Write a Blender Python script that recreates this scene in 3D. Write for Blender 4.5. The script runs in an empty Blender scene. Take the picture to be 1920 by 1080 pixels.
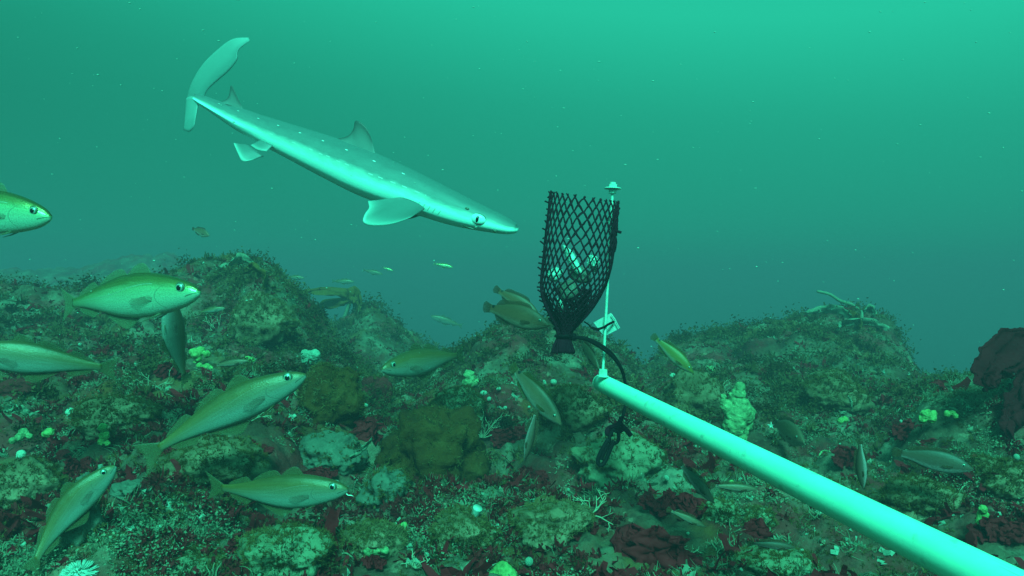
import bpy, bmesh, math, random
import numpy as np
from mathutils import Vector, Matrix

random.seed(7)
RNG = np.random.default_rng(11)
SC = bpy.context.scene
COL = SC.collection

# ------------------------------------------------------------------ camera, sky, sun, exposure
F = 1371.0                      # focal length in pixels of the 1920 px wide photograph
CAMZ = 0.60
cam_d = bpy.data.cameras.new("camera")
cam_d.sensor_width = 36.0
cam_d.lens = 36.0 * F / 1920.0
cam_d.clip_start = 0.02
cam_d.clip_end = 300.0
cam = bpy.data.objects.new("camera", cam_d)
cam.location = (0, 0, CAMZ)
cam.rotation_euler = (math.radians(90), 0, 0)
COL.objects.link(cam)
SC.camera = cam

SUN_EL, SUN_AZ = math.radians(44), math.radians(178)     # azimuth clockwise from +Y: behind the camera, a little right
world = bpy.data.worlds.new("World")
SC.world = world
world.use_nodes = True
wn, wl = world.node_tree.nodes, world.node_tree.links
bg = wn["Background"]
sky = wn.new("ShaderNodeTexSky")
sky.sky_type = 'NISHITA'
sky.sun_disc = False
sky.sun_elevation = SUN_EL
sky.sun_rotation = SUN_AZ
WATER = (0.030, 1.0, 0.60)      # daylight after the green water column above has filtered it
bw = wn.new("ShaderNodeRGBToBW")
wl.new(sky.outputs[0], bw.inputs[0])
tc = wn.new("ShaderNodeTexCoord")
dot = wn.new("ShaderNodeVectorMath"); dot.operation = 'DOT_PRODUCT'
dot.inputs[1].default_value = Vector((0.10, 0.0, 1.0)).normalized()
wl.new(tc.outputs["Generated"], dot.inputs[0])
mr = wn.new("ShaderNodeMapRange")
mr.inputs[1].default_value = -0.2; mr.inputs[2].default_value = 1.0
wl.new(dot.outputs["Value"], mr.inputs[0])
grad = wn.new("ShaderNodeValToRGB"); grad.color_ramp.interpolation = 'B_SPLINE'
ge = grad.color_ramp.elements
while len(ge) < 7: ge.new(0.5)
for e_, (z_, v_) in zip(ge, ((-0.2, 0.18), (0.0, 0.215), (0.10, 0.255), (0.24, 0.46), (0.36, 1.06), (0.60, 2.0), (1.0, 3.2))):
    e_.position = (z_ + 0.2) / 1.2; e_.color = (v_ / 3.2,) * 3 + (1,)
wl.new(mr.outputs[0], grad.inputs[0])
gsc = wn.new("ShaderNodeMath"); gsc.operation = 'MULTIPLY'; gsc.inputs[1].default_value = 3.2
wl.new(grad.outputs[0], gsc.inputs[0])
mul = wn.new("ShaderNodeMath"); mul.operation = 'MULTIPLY'
wl.new(bw.outputs[0], mul.inputs[0]); wl.new(gsc.outputs[0], mul.inputs[1])
tint = wn.new("ShaderNodeVectorMath"); tint.operation = 'SCALE'
tint.inputs[0].default_value = WATER
wl.new(mul.outputs[0], tint.inputs["Scale"])
wl.new(tint.outputs[0], bg.inputs[0])
bg.inputs[1].default_value = 0.12

sun_d = bpy.data.lights.new("sun", 'SUN')
sun_d.energy = 5.0
sun_d.angle = math.radians(14)
sun_d.color = (0.080, 1.0, 0.66)
sun = bpy.data.objects.new("sun", sun_d)
d = Vector((math.sin(SUN_AZ) * math.cos(SUN_EL), math.cos(SUN_AZ) * math.cos(SUN_EL), math.sin(SUN_EL)))
sun.rotation_euler = d.to_track_quat('Z', 'Y').to_euler()
sun.location = d * 20
COL.objects.link(sun)

SC.view_settings.view_transform = 'Standard'
SC.view_settings.look = 'None'
SC.view_settings.exposure = 0.85
SC.view_settings.gamma = 1.0
SC.cycles.use_denoising = True
SC.cycles.volume_bounces = 1
SC.cycles.transparent_max_bounces = 12
SC.cycles.max_bounces = 6

# ------------------------------------------------------------------ helpers
def P(px, py, Y):
    """pixel of the 1920x1080 photograph at distance Y -> point in the scene"""
    return Vector(((px - 960) / F * Y, Y, CAMZ - (py - 540) / F * Y))

def tag(o, label=None, cat=None, group=None, kind=None):
    if label: o["label"] = label
    if cat: o["category"] = cat
    if group: o["group"] = group
    if kind: o["kind"] = kind
    return o

def _hash(ix, iy, seed):
    h = (ix.astype(np.int64) * 374761393 + iy.astype(np.int64) * 668265263 + seed * 974634777) & 0xFFFFFFFF
    h = ((h ^ (h >> 13)) * 1274126177) & 0xFFFFFFFF
    return ((h ^ (h >> 16)) & 0xFFFF) / 65535.0

def vnoise(x, y, seed=0):
    x = np.asarray(x, float); y = np.asarray(y, float)
    ix, iy = np.floor(x), np.floor(y)
    fx, fy = x - ix, y - iy
    def g(ox, oy):
        a = _hash(ix + ox, iy + oy, seed) * 2 * np.pi
        return np.cos(a) * (fx - ox) + np.sin(a) * (fy - oy)
    u = fx * fx * fx * (fx * (fx * 6 - 15) + 10); v = fy * fy * fy * (fy * (fy * 6 - 15) + 10)
    a = g(0, 0) * (1 - u) + g(1, 0) * u
    b = g(0, 1) * (1 - u) + g(1, 1) * u
    return (a * (1 - v) + b * v) * 1.4

def fbm(x, y, octv=4, seed=0, gain=0.5):
    s = 0; amp = 1; f = 1
    for k in range(octv):
        s = s + amp * vnoise(x * f, y * f, seed + k * 17)
        amp *= gain; f *= 2.03
    return s

def lumps(x, y, size, seed, lo=0.5):
    """rounded cobbles: cellular bumps, 0..1"""
    x = np.asarray(x, float) / size; y = np.asarray(y, float) / size
    ix, iy = np.floor(x), np.floor(y)
    best = np.zeros_like(x)
    for ox in (-1, 0, 1):
        for oy in (-1, 0, 1):
            cx, cy = ix + ox, iy + oy
            px = cx + _hash(cx, cy, seed); py = cy + _hash(cx, cy, seed + 5)
            r = lo + (1 - lo) * _hash(cx, cy, seed + 9)
            q = 1 - ((x - px) ** 2 + (y - py) ** 2) / (0.75 * r) ** 2
            best = np.maximum(best, np.sqrt(np.maximum(q, 0)) * r)
    return best

# ------------------------------------------------------------------ materials
def new_mat(name):
    m = bpy.data.materials.new(name); m.use_nodes = True
    return m, m.node_tree.nodes, m.node_tree.links, m.node_tree.nodes["Principled BSDF"]

def ramp(nodes, stops):
    r = nodes.new("ShaderNodeValToRGB")
    el = r.color_ramp.elements
    while len(el) < len(stops): el.new(0.5)
    for e, (p, c) in zip(el, stops):
        e.position = p; e.color = (c[0], c[1], c[2], 1)
    return r

def mat_mottled(name, cols, scale=8, rough=0.8, bump=0.3, bscale=60, detail=8, spec=0.2, coord="Object", bdist=0.01):
    m, n, l, b = new_mat(name)
    t = n.new("ShaderNodeTexCoord")
    no = n.new("ShaderNodeTexNoise"); no.inputs["Scale"].default_value = scale
    no.inputs["Detail"].default_value = detail; no.inputs["Roughness"].default_value = 0.65
    l.new(t.outputs[coord], no.inputs["Vector"])
    k = len(cols)
    r = ramp(n, [(0.3 + 0.4 * i / max(k - 1, 1), c) for i, c in enumerate(cols)])
    l.new(no.outputs[0], r.inputs[0]); l.new(r.outputs[0], b.inputs["Base Color"])
    b.inputs["Roughness"].default_value = rough
    b.inputs["Specular IOR Level"].default_value = spec
    if bump:
        n2 = n.new("ShaderNodeTexNoise"); n2.inputs["Scale"].default_value = bscale; n2.inputs["Detail"].default_value = 5
        l.new(t.outputs[coord], n2.inputs["Vector"])
        bp = n.new("ShaderNodeBump"); bp.inputs["Strength"].default_value = bump; bp.inputs["Distance"].default_value = bdist
        l.new(n2.outputs[0], bp.inputs["Height"]); l.new(bp.outputs[0], b.inputs["Normal"])
    return m

def mat_blade(name, cols, scale=25, trans=0.35, rough=0.7):
    """thin weed: mottled, lets some light through"""
    m = mat_mottled(name, cols, scale=scale, rough=rough, spec=0.08, bump=0.15, bscale=120, bdist=0.004)
    n, l = m.node_tree.nodes, m.node_tree.links
    b = n["Principled BSDF"]; out = n["Material Output"]
    tr = n.new("ShaderNodeBsdfTranslucent")
    src = b.inputs["Base Color"].links[0].from_socket
    l.new(src, tr.inputs[0])
    mx = n.new("ShaderNodeMixShader"); mx.inputs[0].default_value = trans
    l.new(b.outputs[0], mx.inputs[1]); l.new(tr.outputs[0], mx.inputs[2]); l.new(mx.outputs[0], out.inputs[0])
    return m

def mth(n, l, op, a, b=None, c=None, clamp=False):
    x = n.new("ShaderNodeMath"); x.operation = op; x.use_clamp = clamp
    for i, v in enumerate((a, b, c)):
        if v is None: continue
        if isinstance(v, (int, float)): x.inputs[i].default_value = v
        else: l.new(v, x.inputs[i])
    return x.outputs[0]

def mixc(n, l, fac, a, b):
    x = n.new("ShaderNodeMix"); x.data_type = 'RGBA'
    if isinstance(fac, (int, float)): x.inputs[0].default_value = fac
    else: l.new(fac, x.inputs[0])
    for i, v in ((6, a), (7, b)):
        if isinstance(v, tuple): x.inputs[i].default_value = (v[0], v[1], v[2], 1)
        else: l.new(v, x.inputs[i])
    return x.outputs[2]

def mat_fish(name, stops, line=None, linecol=(0.8, 0.8, 0.75), rough=0.38, metal=0.25, mottle=0.12, mscale=(18, 8),
             gill=True, spots=False, tailspot=False, tailcol=None, spec=0.5, gills=None, fleck=0.6, bumpy=0.15):
    """pigment by uv: u = nose to tail, v = belly (0) to back (1)"""
    m, n, l, b = new_mat(name)
    uv = n.new("ShaderNodeUVMap"); uv.uv_map = "uv"
    sep = n.new("ShaderNodeSeparateXYZ"); l.new(uv.outputs[0], sep.inputs[0])
    U, V = sep.outputs[0], sep.outputs[1]
    mp = n.new("ShaderNodeMapping"); mp.inputs["Scale"].default_value = (mscale[0], mscale[1], 1)
    l.new(uv.outputs[0], mp.inputs[0])
    no = n.new("ShaderNodeTexNoise"); no.inputs["Scale"].default_value = 1.0; no.inputs["Detail"].default_value = 6
    l.new(mp.outputs[0], no.inputs["Vector"])
    dv = mth(n, l, 'MULTIPLY_ADD', no.outputs[0], mottle, -mottle / 2)
    vv = mth(n, l, 'ADD', V, dv)
    r = ramp(n, stops); l.new(vv, r.inputs[0])
    c = r.outputs[0]
    if tailcol:
        tf = n.new("ShaderNodeMapRange"); tf.inputs[1].default_value = 0.55; tf.inputs[2].default_value = 0.9
        l.new(U, tf.inputs[0]); c = mixc(n, l, mth(n, l, 'MULTIPLY', tf.outputs[0], 0.8), c, tailcol)
    if line is not None:
        # lateral line: high over the pectoral fin, sinking to the middle of the flank by mid body
        ms = n.new("ShaderNodeMapRange"); ms.interpolation_type = 'SMOOTHSTEP'
        ms.inputs[1].default_value = 0.25; ms.inputs[2].default_value = 0.60
        ms.inputs[3].default_value = line[0]; ms.inputs[4].default_value = line[1]
        l.new(U, ms.inputs[0])
        dd = mth(n, l, 'ABSOLUTE', mth(n, l, 'SUBTRACT', V, ms.outputs[0]))
        f = mth(n, l, 'LESS_THAN', dd, line[2])
        f = mth(n, l, 'MULTIPLY', f, mth(n, l, 'GREATER_THAN', U, 0.24))
        f = mth(n, l, 'MULTIPLY', f, 0.75)
        c = mixc(n, l, f, c, linecol)
    if gill:
        # rear edge of the gill cover: a thin darker arc
        q = mth(n, l, 'SUBTRACT', V, 0.42)
        arc = mth(n, l, 'SUBTRACT', 0.225, mth(n, l, 'MULTIPLY', mth(n, l, 'MULTIPLY', q, q), 0.55))
        dd = mth(n, l, 'ABSOLUTE', mth(n, l, 'SUBTRACT', U, arc))
        f = mth(n, l, 'MULTIPLY', mth(n, l, 'LESS_THAN', dd, 0.0035), mth(n, l, 'LESS_THAN', mth(n, l, 'ABSOLUTE', q), 0.3))
        c = mixc(n, l, mth(n, l, 'MULTIPLY', f, 0.3), c, (0.05, 0.06, 0.05))
    if gill:
        # mouth: a dark line from the tip of the snout back and down
        dd = mth(n, l, 'ABSOLUTE', mth(n, l, 'SUBTRACT', V, mth(n, l, 'MULTIPLY_ADD', U, -2.2, 0.47)))
        f = mth(n, l, 'MULTIPLY', mth(n, l, 'LESS_THAN', dd, 0.028), mth(n, l, 'LESS_THAN', U, 0.062))
        c = mixc(n, l, mth(n, l, 'MULTIPLY', f, 0.7), c, (0.03, 0.03, 0.02))
    if spots:
        fu = mth(n, l, 'MULTIPLY', U, 34)
        cell = mth(n, l, 'FLOOR', fu)
        wn_ = n.new("ShaderNodeTexWhiteNoise"); wn_.noise_dimensions = '1D'; l.new(cell, wn_.inputs["W"])
        fr = mth(n, l, 'ABSOLUTE', mth(n, l, 'SUBTRACT', mth(n, l, 'FRACT', fu), mth(n, l, 'MULTIPLY_ADD', wn_.outputs[0], 0.4, 0.3)))
        vl = mth(n, l, 'MULTIPLY_ADD', U, -0.10, 0.735)
        vl = mth(n, l, 'ADD', vl, mth(n, l, 'MULTIPLY_ADD', wn_.outputs[0], 0.02, -0.01))
        f = mth(n, l, 'MULTIPLY', mth(n, l, 'LESS_THAN', fr, 0.2), mth(n, l, 'LESS_THAN', mth(n, l, 'ABSOLUTE', mth(n, l, 'SUBTRACT', V, vl)), 0.007))
        f = mth(n, l, 'MULTIPLY', f, mth(n, l, 'GREATER_THAN', wn_.outputs[0], 0.35))
        f = mth(n, l, 'MULTIPLY', f, mth(n, l, 'MULTIPLY', mth(n, l, 'GREATER_THAN', U, 0.2), mth(n, l, 'LESS_THAN', U, 0.72)))
        # a sparser second row near the back
        fu2 = mth(n, l, 'MULTIPLY', U, 13)
        fr2 = mth(n, l, 'ABSOLUTE', mth(n, l, 'SUBTRACT', mth(n, l, 'FRACT', fu2), 0.5))
        f2 = mth(n, l, 'MULTIPLY', mth(n, l, 'LESS_THAN', fr2, 0.045), mth(n, l, 'LESS_THAN', mth(n, l, 'ABSOLUTE', mth(n, l, 'SUBTRACT', V, 0.93)), 0.005))
        f2 = mth(n, l, 'MULTIPLY', f2, mth(n, l, 'MULTIPLY', mth(n, l, 'GREATER_THAN', U, 0.22), mth(n, l, 'LESS_THAN', U, 0.9)))
        c = mixc(n, l, mth(n, l, 'MAXIMUM', f, f2), c, (0.62, 0.62, 0.62))
    if tailspot:
        du = mth(n, l, 'DIVIDE', mth(n, l, 'SUBTRACT', U, 0.83), 0.022)
        dv2 = mth(n, l, 'DIVIDE', mth(n, l, 'SUBTRACT', V, 0.86), 0.22)
        rr = mth(n, l, 'ADD', mth(n, l, 'MULTIPLY', du, du), mth(n, l, 'MULTIPLY', dv2, dv2))
        c = mixc(n, l, mth(n, l, 'LESS_THAN', rr, 1.0), c, (0.004, 0.004, 0.004))
    if gills is not None:
        for k in range(5):                       # gill slits in front of the pectoral fin
            dd = mth(n, l, 'ABSOLUTE', mth(n, l, 'SUBTRACT', U, mth(n, l, 'MULTIPLY_ADD', V, -0.03, gills + 0.015 - 0.0125 * k)))
            f = mth(n, l, 'MULTIPLY', mth(n, l, 'LESS_THAN', dd, 0.0013), mth(n, l, 'LESS_THAN', mth(n, l, 'ABSOLUTE', mth(n, l, 'SUBTRACT', V, 0.44 - 0.006 * k)), 0.075))
            c = mixc(n, l, mth(n, l, 'MULTIPLY', f, 0.45), c, (0.10, 0.10, 0.10))
    # small flecks and scuffs
    mpf = n.new("ShaderNodeMapping"); mpf.inputs["Scale"].default_value = (120, 40, 1); l.new(uv.outputs[0], mpf.inputs[0])
    nf = n.new("ShaderNodeTexNoise"); nf.inputs["Scale"].default_value = 1; nf.inputs["Detail"].default_value = 5; l.new(mpf.outputs[0], nf.inputs["Vector"])
    rf = ramp(n, [(0.35, (0.55, 0.55, 0.55)), (0.5, (1, 1, 1)), (0.68, (1.25, 1.25, 1.2))]); l.new(nf.outputs[0], rf.inputs[0])
    xm = n.new("ShaderNodeMix"); xm.data_type = 'RGBA'; xm.blend_type = 'MULTIPLY'; xm.inputs[0].default_value = fleck
    l.new(c, xm.inputs[6]); l.new(rf.outputs[0], xm.inputs[7]); c = xm.outputs[2]
    l.new(c, b.inputs["Base Color"])
    b.inputs["Roughness"].default_value = rough
    b.inputs["Metallic"].default_value = metal
    b.inputs["Specular IOR Level"].default_value = spec
    mp2 = n.new("ShaderNodeMapping"); mp2.inputs["Scale"].default_value = (150, 45, 1)
    l.new(uv.outputs[0], mp2.inputs[0])
    vo = n.new("ShaderNodeTexVoronoi"); vo.inputs["Scale"].default_value = 1.0
    l.new(mp2.outputs[0], vo.inputs["Vector"])
    bp = n.new("ShaderNodeBump"); bp.inputs["Strength"].default_value = bumpy; bp.inputs["Distance"].default_value = 0.004
    l.new(vo.outputs[0], bp.inputs["Height"]); l.new(bp.outputs[0], b.inputs["Normal"])
    return m

def mat_fin(name, col, edge=None, alpha=0.6, trans=0.4, rays=26, pw=2.0):
    """see-through fin membrane with rays; u runs along the root, v from root to edge"""
    m, n, l, b = new_mat(name)
    out = n["Material Output"]
    uv = n.new("ShaderNodeUVMap"); uv.uv_map = "uv"
    sep = n.new("ShaderNodeSeparateXYZ"); l.new(uv.outputs[0], sep.inputs[0])
    c = mixc(n, l, mth(n, l, 'MULTIPLY', mth(n, l, 'POWER', sep.outputs[1], pw), 0.9), col, edge or col)
    wv = mth(n, l, 'SINE', mth(n, l, 'MULTIPLY', sep.outputs[0], rays * 6.28))
    c = mixc(n, l, mth(n, l, 'MULTIPLY_ADD', wv, 0.12, 0.12), c, tuple(x * 0.45 for x in col))
    l.new(c, b.inputs["Base Color"]); b.inputs["Roughness"].default_value = 0.45
    tr = n.new("ShaderNodeBsdfTranslucent"); l.new(c, tr.inputs[0])
    mx = n.new("ShaderNodeMixShader"); mx.inputs[0].default_value = trans
    l.new(b.outputs[0], mx.inputs[1]); l.new(tr.outputs[0], mx.inputs[2])
    tp = n.new("ShaderNodeBsdfTransparent")
    m2 = n.new("ShaderNodeMixShader")
    l.new(mth(n, l, 'MULTIPLY_ADD', sep.outputs[1], -alpha * 0.45, alpha, clamp=True), m2.inputs[0])
    l.new(tp.outputs[0], m2.inputs[1]); l.new(mx.outputs[0], m2.inputs[2]); l.new(m2.outputs[0], out.inputs[0])
    return m

def mat_plain(name, col, rough=0.5, metal=0.0, spec=0.5):
    m, n, l, b = new_mat(name)
    t = n.new("ShaderNodeTexCoord"); no = n.new("ShaderNodeTexNoise"); no.inputs["Scale"].default_value = 90
    l.new(t.outputs["Object"], no.inputs["Vector"])
    r = ramp(n, [(0.3, tuple(x * 0.8 for x in col)), (0.7, col)])
    l.new(no.outputs[0], r.inputs[0]); l.new(r.outputs[0], b.inputs["Base Color"])
    b.inputs["Roughness"].default_value = rough; b.inputs["Metallic"].default_value = metal
    b.inputs["Specular IOR Level"].default_value = spec
    return m

# ------------------------------------------------------------------ mesh building
W = lambda cols, r=1.2, g=.64, b=.52: [(min(c[0] * r, .9), c[1] * g, c[2] * b) for c in cols]     # browner

class MB:
    """collects pieces of ONE mesh"""
    def __init__(self):
        self.v = []; self.f = []; self.mi = []; self.uv = []     # uv per vertex
    def add(self, verts, faces, mi=0, uv=None):
        o = len(self.v)
        self.v += [tuple(p) for p in verts]
        self.uv += list(uv) if uv is not None else [(0.5, 0.5)] * len(verts)
        for f in faces:
            self.f.append(tuple(i + o for i in f)); self.mi.append(mi)
        return self
    def build(self, name, mats, parent=None, loc=None, smooth=True):
        """vertices are given in the parent's space, or in the scene's with loc as the new origin"""
        if not isinstance(mats, (list, tuple)): mats = [mats]
        v = self.v
        if loc is not None: v = [(a - loc[0], b - loc[1], c - loc[2]) for a, b, c in v]
        me = bpy.data.meshes.new(name); me.from_pydata(v, [], self.f)
        for m in mats: me.materials.append(m)
        lay = me.uv_layers.new(name="uv")
        idx = np.empty(len(me.loops), dtype=np.int32); me.loops.foreach_get("vertex_index", idx)
        lay.data.foreach_set("uv", np.asarray(self.uv, dtype=np.float32)[idx].ravel())
        me.polygons.foreach_set("material_index", self.mi)
        me.polygons.foreach_set("use_smooth", [smooth] * len(self.f))
        me.update()
        o = bpy.data.objects.new(name, me); COL.objects.link(o)
        if loc is not None: o.location = loc
        if parent is not None: o.parent = parent
        return o

def empty(name, loc):
    o = bpy.data.objects.new(name, None); o.empty_display_size = 0.05
    o.location = loc; COL.objects.link(o); return o

def catmull(pts, n):
    """n points along a smooth curve through pts (any dimension)"""
    p = np.asarray(pts, float)
    if len(p) == 2:
        t = np.linspace(0, 1, n)[:, None]; return p[0] * (1 - t) + p[1] * t
    q = np.vstack([2 * p[0] - p[1], p, 2 * p[-1] - p[-2]])
    t = np.linspace(0, len(p) - 1 - 1e-9, n); i = t.astype(int); f = (t - i)[:, None]
    a, b, c, d_ = q[i], q[i + 1], q[i + 2], q[i + 3]
    return 0.5 * (2 * b + (c - a) * f + (2 * a - 5 * b + 4 * c - d_) * f * f + (3 * b - a - 3 * c + d_) * f ** 3)

def tube(pts, rad, seg=8, cap=True):
    p = np.asarray(pts, float); n = len(p)
    r = np.full(n, rad) if np.isscalar(rad) else np.asarray(rad, float)
    t = np.gradient(p, axis=0); t /= np.linalg.norm(t, axis=1)[:, None] + 1e-12
    ref = np.array([0, 0, 1.0]) if abs(t[0][2]) < 0.9 else np.array([1.0, 0, 0])
    nrm = np.cross(t[0], ref); nrm /= np.linalg.norm(nrm)
    V = []
    for i in range(n):
        nrm = nrm - t[i] * nrm.dot(t[i]); nrm /= np.linalg.norm(nrm) + 1e-12
        b = np.cross(t[i], nrm)
        for k in range(seg):
            a = 2 * math.pi * k / seg
            V.append(p[i] + r[i] * (math.cos(a) * nrm + math.sin(a) * b))
    Fc = []
    for i in range(n - 1):
        for k in range(seg):
            k2 = (k + 1) % seg
            Fc.append((i * seg + k, i * seg + k2, (i + 1) * seg + k2, (i + 1) * seg + k))
    if cap:
        Fc.append(tuple(range(seg - 1, -1, -1))); Fc.append(tuple((n - 1) * seg + k for k in range(seg)))
    uv = [(i / max(n - 1, 1), k / seg) for i in range(n) for k in range(seg)]
    return V, Fc, uv

def sheet(A, B, rows, cols, thick=0.001, bulge=None):
    """a thin solid between two edge curves A and B (root and rim); returns verts, faces, uv"""
    A = catmull(A, cols); B = catmull(B, cols)
    G = np.array([[A[j] * (1 - i / rows) + B[j] * (i / rows) for j in range(cols)] for i in range(rows + 1)])
    if bulge is not None: G = bulge(G)
    du = np.gradient(G, axis=1); dv = np.gradient(G, axis=0)
    N = np.cross(du, dv); N /= np.linalg.norm(N, axis=2)[:, :, None] + 1e-12
    th = thick * (1 - 0.8 * np.linspace(0, 1, rows + 1))[:, None, None] * 0.5
    e = np.sqrt(np.clip(1 - (np.linspace(-1, 1, cols)) ** 2, 0.05, 1))[None, :, None]
    T1 = (G + N * th * e).reshape(-1, 3); T2 = (G - N * th * e).reshape(-1, 3)
    nv = len(T1); Fc = []
    for i in range(rows):
        for j in range(cols - 1):
            a = i * cols + j
            Fc.append((a, a + 1, a + cols + 1, a + cols)); Fc.append((nv + a, nv + a + cols, nv + a + cols + 1, nv + a + 1))
    for j in range(cols - 1):
        Fc.append((j + 1, j, nv + j, nv + j + 1))
        a = rows * cols + j; Fc.append((a, a + 1, nv + a + 1, nv + a))
    for i in range(rows):
        a = i * cols; Fc.append((a, a + cols, nv + a + cols, nv + a))
        a = i * cols + cols - 1; Fc.append((a + cols, a, nv + a, nv + a + cols))
    uv = [(j / (cols - 1), i / rows) for i in range(rows + 1) for j in range(cols)] * 2
    return np.vstack([T1, T2]), Fc, uv

def sphere(c, r, seg=16, rings=10, axes=None):
    """ellipsoid; r is a number or three radii along axes"""
    c = np.asarray(c, float); r = np.array([r, r, r]) if np.isscalar(r) else np.asarray(r, float)
    ax = np.eye(3) if axes is None else np.asarray(axes, float)
    V = [c + ax[2] * r[2]]; uv = [(0.5, 1)]
    for i in range(1, rings):
        t = math.pi * i / rings
        for k in range(seg):
            a = 2 * math.pi * k / seg
            V.append(c + ax[0] * r[0] * math.sin(t) * math.cos(a) + ax[1] * r[1] * math.sin(t) * math.sin(a) + ax[2] * r[2] * math.cos(t))
            uv.append((k / seg, 1 - i / rings))
    V.append(c - ax[2] * r[2]); uv.append((0.5, 0)); Fc = []
    for k in range(seg): Fc.append((0, 1 + k, 1 + (k + 1) % seg))
    for i in range(rings - 2):
        for k in range(seg):
            a = 1 + i * seg + k; b = 1 + i * seg + (k + 1) % seg
            Fc.append((a, a + seg, b + seg, b))
    L = len(V) - 1; o = 1 + (rings - 2) * seg
    for k in range(seg): Fc.append((o + (k + 1) % seg, o + k, L))
    return V, Fc, uv

def big_mesh(name, V, quads, mat, smooth=False, cols=None):
    me = bpy.data.meshes.new(name)
    V = np.ascontiguousarray(V, dtype=np.float32); q = np.ascontiguousarray(quads, dtype=np.int32)
    me.vertices.add(len(V)); me.vertices.foreach_set("co", V.ravel())
    me.loops.add(q.size); me.loops.foreach_set("vertex_index", q.ravel())
    me.polygons.add(len(q)); me.polygons.foreach_set("loop_start", np.arange(0, q.size, 4, dtype=np.int32))
    me.polygons.foreach_set("use_smooth", np.full(len(q), smooth))
    me.update(calc_edges=True); me.validate()
    me.materials.append(mat)
    o = bpy.data.objects.new(name, me); COL.objects.link(o)
    return o

# ------------------------------------------------------------------ seabed
RIDGES = [  # (distance, front spread, back spread, [(px, py) of the crest])
    (13, 2.6, 2.6, [(-700, 470), (0, 512), (150, 508), (250, 482), (330, 486), (400, 530), (600, 650), (760, 760), (900, 900)]),
    (3.7, 0.9, 0.8, [(-700, 560), (0, 535), (100, 556), (230, 556), (320, 525), (400, 508), (490, 504), (540, 545), (580, 590), (630, 650), (720, 740), (850, 900)]),
    (5.6, 1.2, 0.9, [(450, 800), (560, 690), (620, 625), (690, 583), (740, 610), (790, 648), (850, 700), (930, 800)]),
    (3.7, 0.9, 0.7, [(740, 800), (840, 690), (900, 635), (960, 608), (1050, 622), (1120, 650), (1190, 715), (1270, 800), (1400, 900)]),
    (4.6, 1.1, 1.0, [(1080, 850), (1180, 735), (1270, 650), (1340, 632), (1440, 622), (1510, 600), (1600, 592), (1655, 612), (1692, 680), (1725, 740), (1790, 830), (1900, 950)]),
    (1.9, 0.45, 0.5, [(1500, 1000), (1640, 890), (1720, 800), (1770, 765), (1850, 738), (1950, 715), (2200, 690), (2800, 680)]),
    (13.0, 2.8, 2.6, [(500, 760), (700, 690), (860, 660), (1000, 665), (1200, 700), (1500, 740), (2000, 770)]),
    (2.1, 0.7, 0.7, [(-900, 690), (0, 722), (200, 705), (400, 700), (560, 745), (700, 800), (900, 880), (1100, 960)]),
]

def base_h(y):
    return np.interp(y, [0, 1.1, 1.6, 2.6, 3.5, 5, 8, 14, 22], [-0.47, -0.455, -0.43, -0.40, -0.5, -0.72, -1.15, -1.9, -2.6]) + CAMZ

def height(x, y, micro=True):
    x = np.asarray(x, float); y = np.asarray(y, float)
    b = base_h(y)
    wx = x + 0.08 * fbm(x * 2.1, y * 2.1, 2, 71); wy = y + 0.12 * fbm(x * 2.1, y * 2.1, 2, 72)
    acc = np.zeros_like(x)
    for Y, sf, sb, pts in RIDGES:
        pts = np.array(pts, float)
        xs = (pts[:, 0] - 960) / F * Y; zs = CAMZ - (pts[:, 1] - 540) / F * Y
        zr = np.interp(wx * np.clip(Y / np.maximum(wy, .3), .8, 1.8), xs, zs)
        dy = wy - Y
        g = np.where(dy < 0, np.exp(-(dy / sf) ** 2), np.exp(-(dy / sb) ** 2))
        acc = np.maximum(acc, np.maximum(zr - base_h(np.full_like(x, Y)) , 0) * g)
    h = b + acc
    amp = np.clip((y - 0.5) / 1.0, 0.15, 1.0)
    h = h + amp * (0.035 * fbm(x * 2.6, y * 2.6, 3, 3) + 0.10 * (lumps(x, y, 0.42, 21) - 0.35) * np.clip(0.5 + fbm(x * 0.9, y * 0.9, 2, 44), 0.2, 1.2))
    h = h + 0.040 * (lumps(x, y, 0.15, 31) - 0.3) * amp
    if micro:
        h = h + 0.016 * lumps(x, y, 0.055, 41) + 0.008 * fbm(x * 22, y * 22, 3, 51) + 0.007 * np.abs(fbm(x * 55, y * 55, 2, 61))
    return h

_TC = {}
def ground(px, py, micro=True):
    """where the view through a pixel of the photograph meets the seabed"""
    Y = np.arange(0.7, 14, 0.006)
    z = CAMZ - (py - 540) / F * Y
    h = height((px - 960) / F * Y, Y, micro)
    i = np.argmax(z < h)
    if not (z < h).any(): i = len(Y) - 1
    return P(px, py, float(Y[i]))

def gnormal(x, y, e=0.03):
    hx = height(x + e, y, False) - height(x - e, y, False); hy = height(x, y + e, False) - height(x, y - e, False)
    n = np.stack([-hx / (2 * e), -hy / (2 * e), np.ones_like(np.asarray(hx, float))], -1)
    return n / np.linalg.norm(n, axis=-1, keepdims=True)

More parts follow.
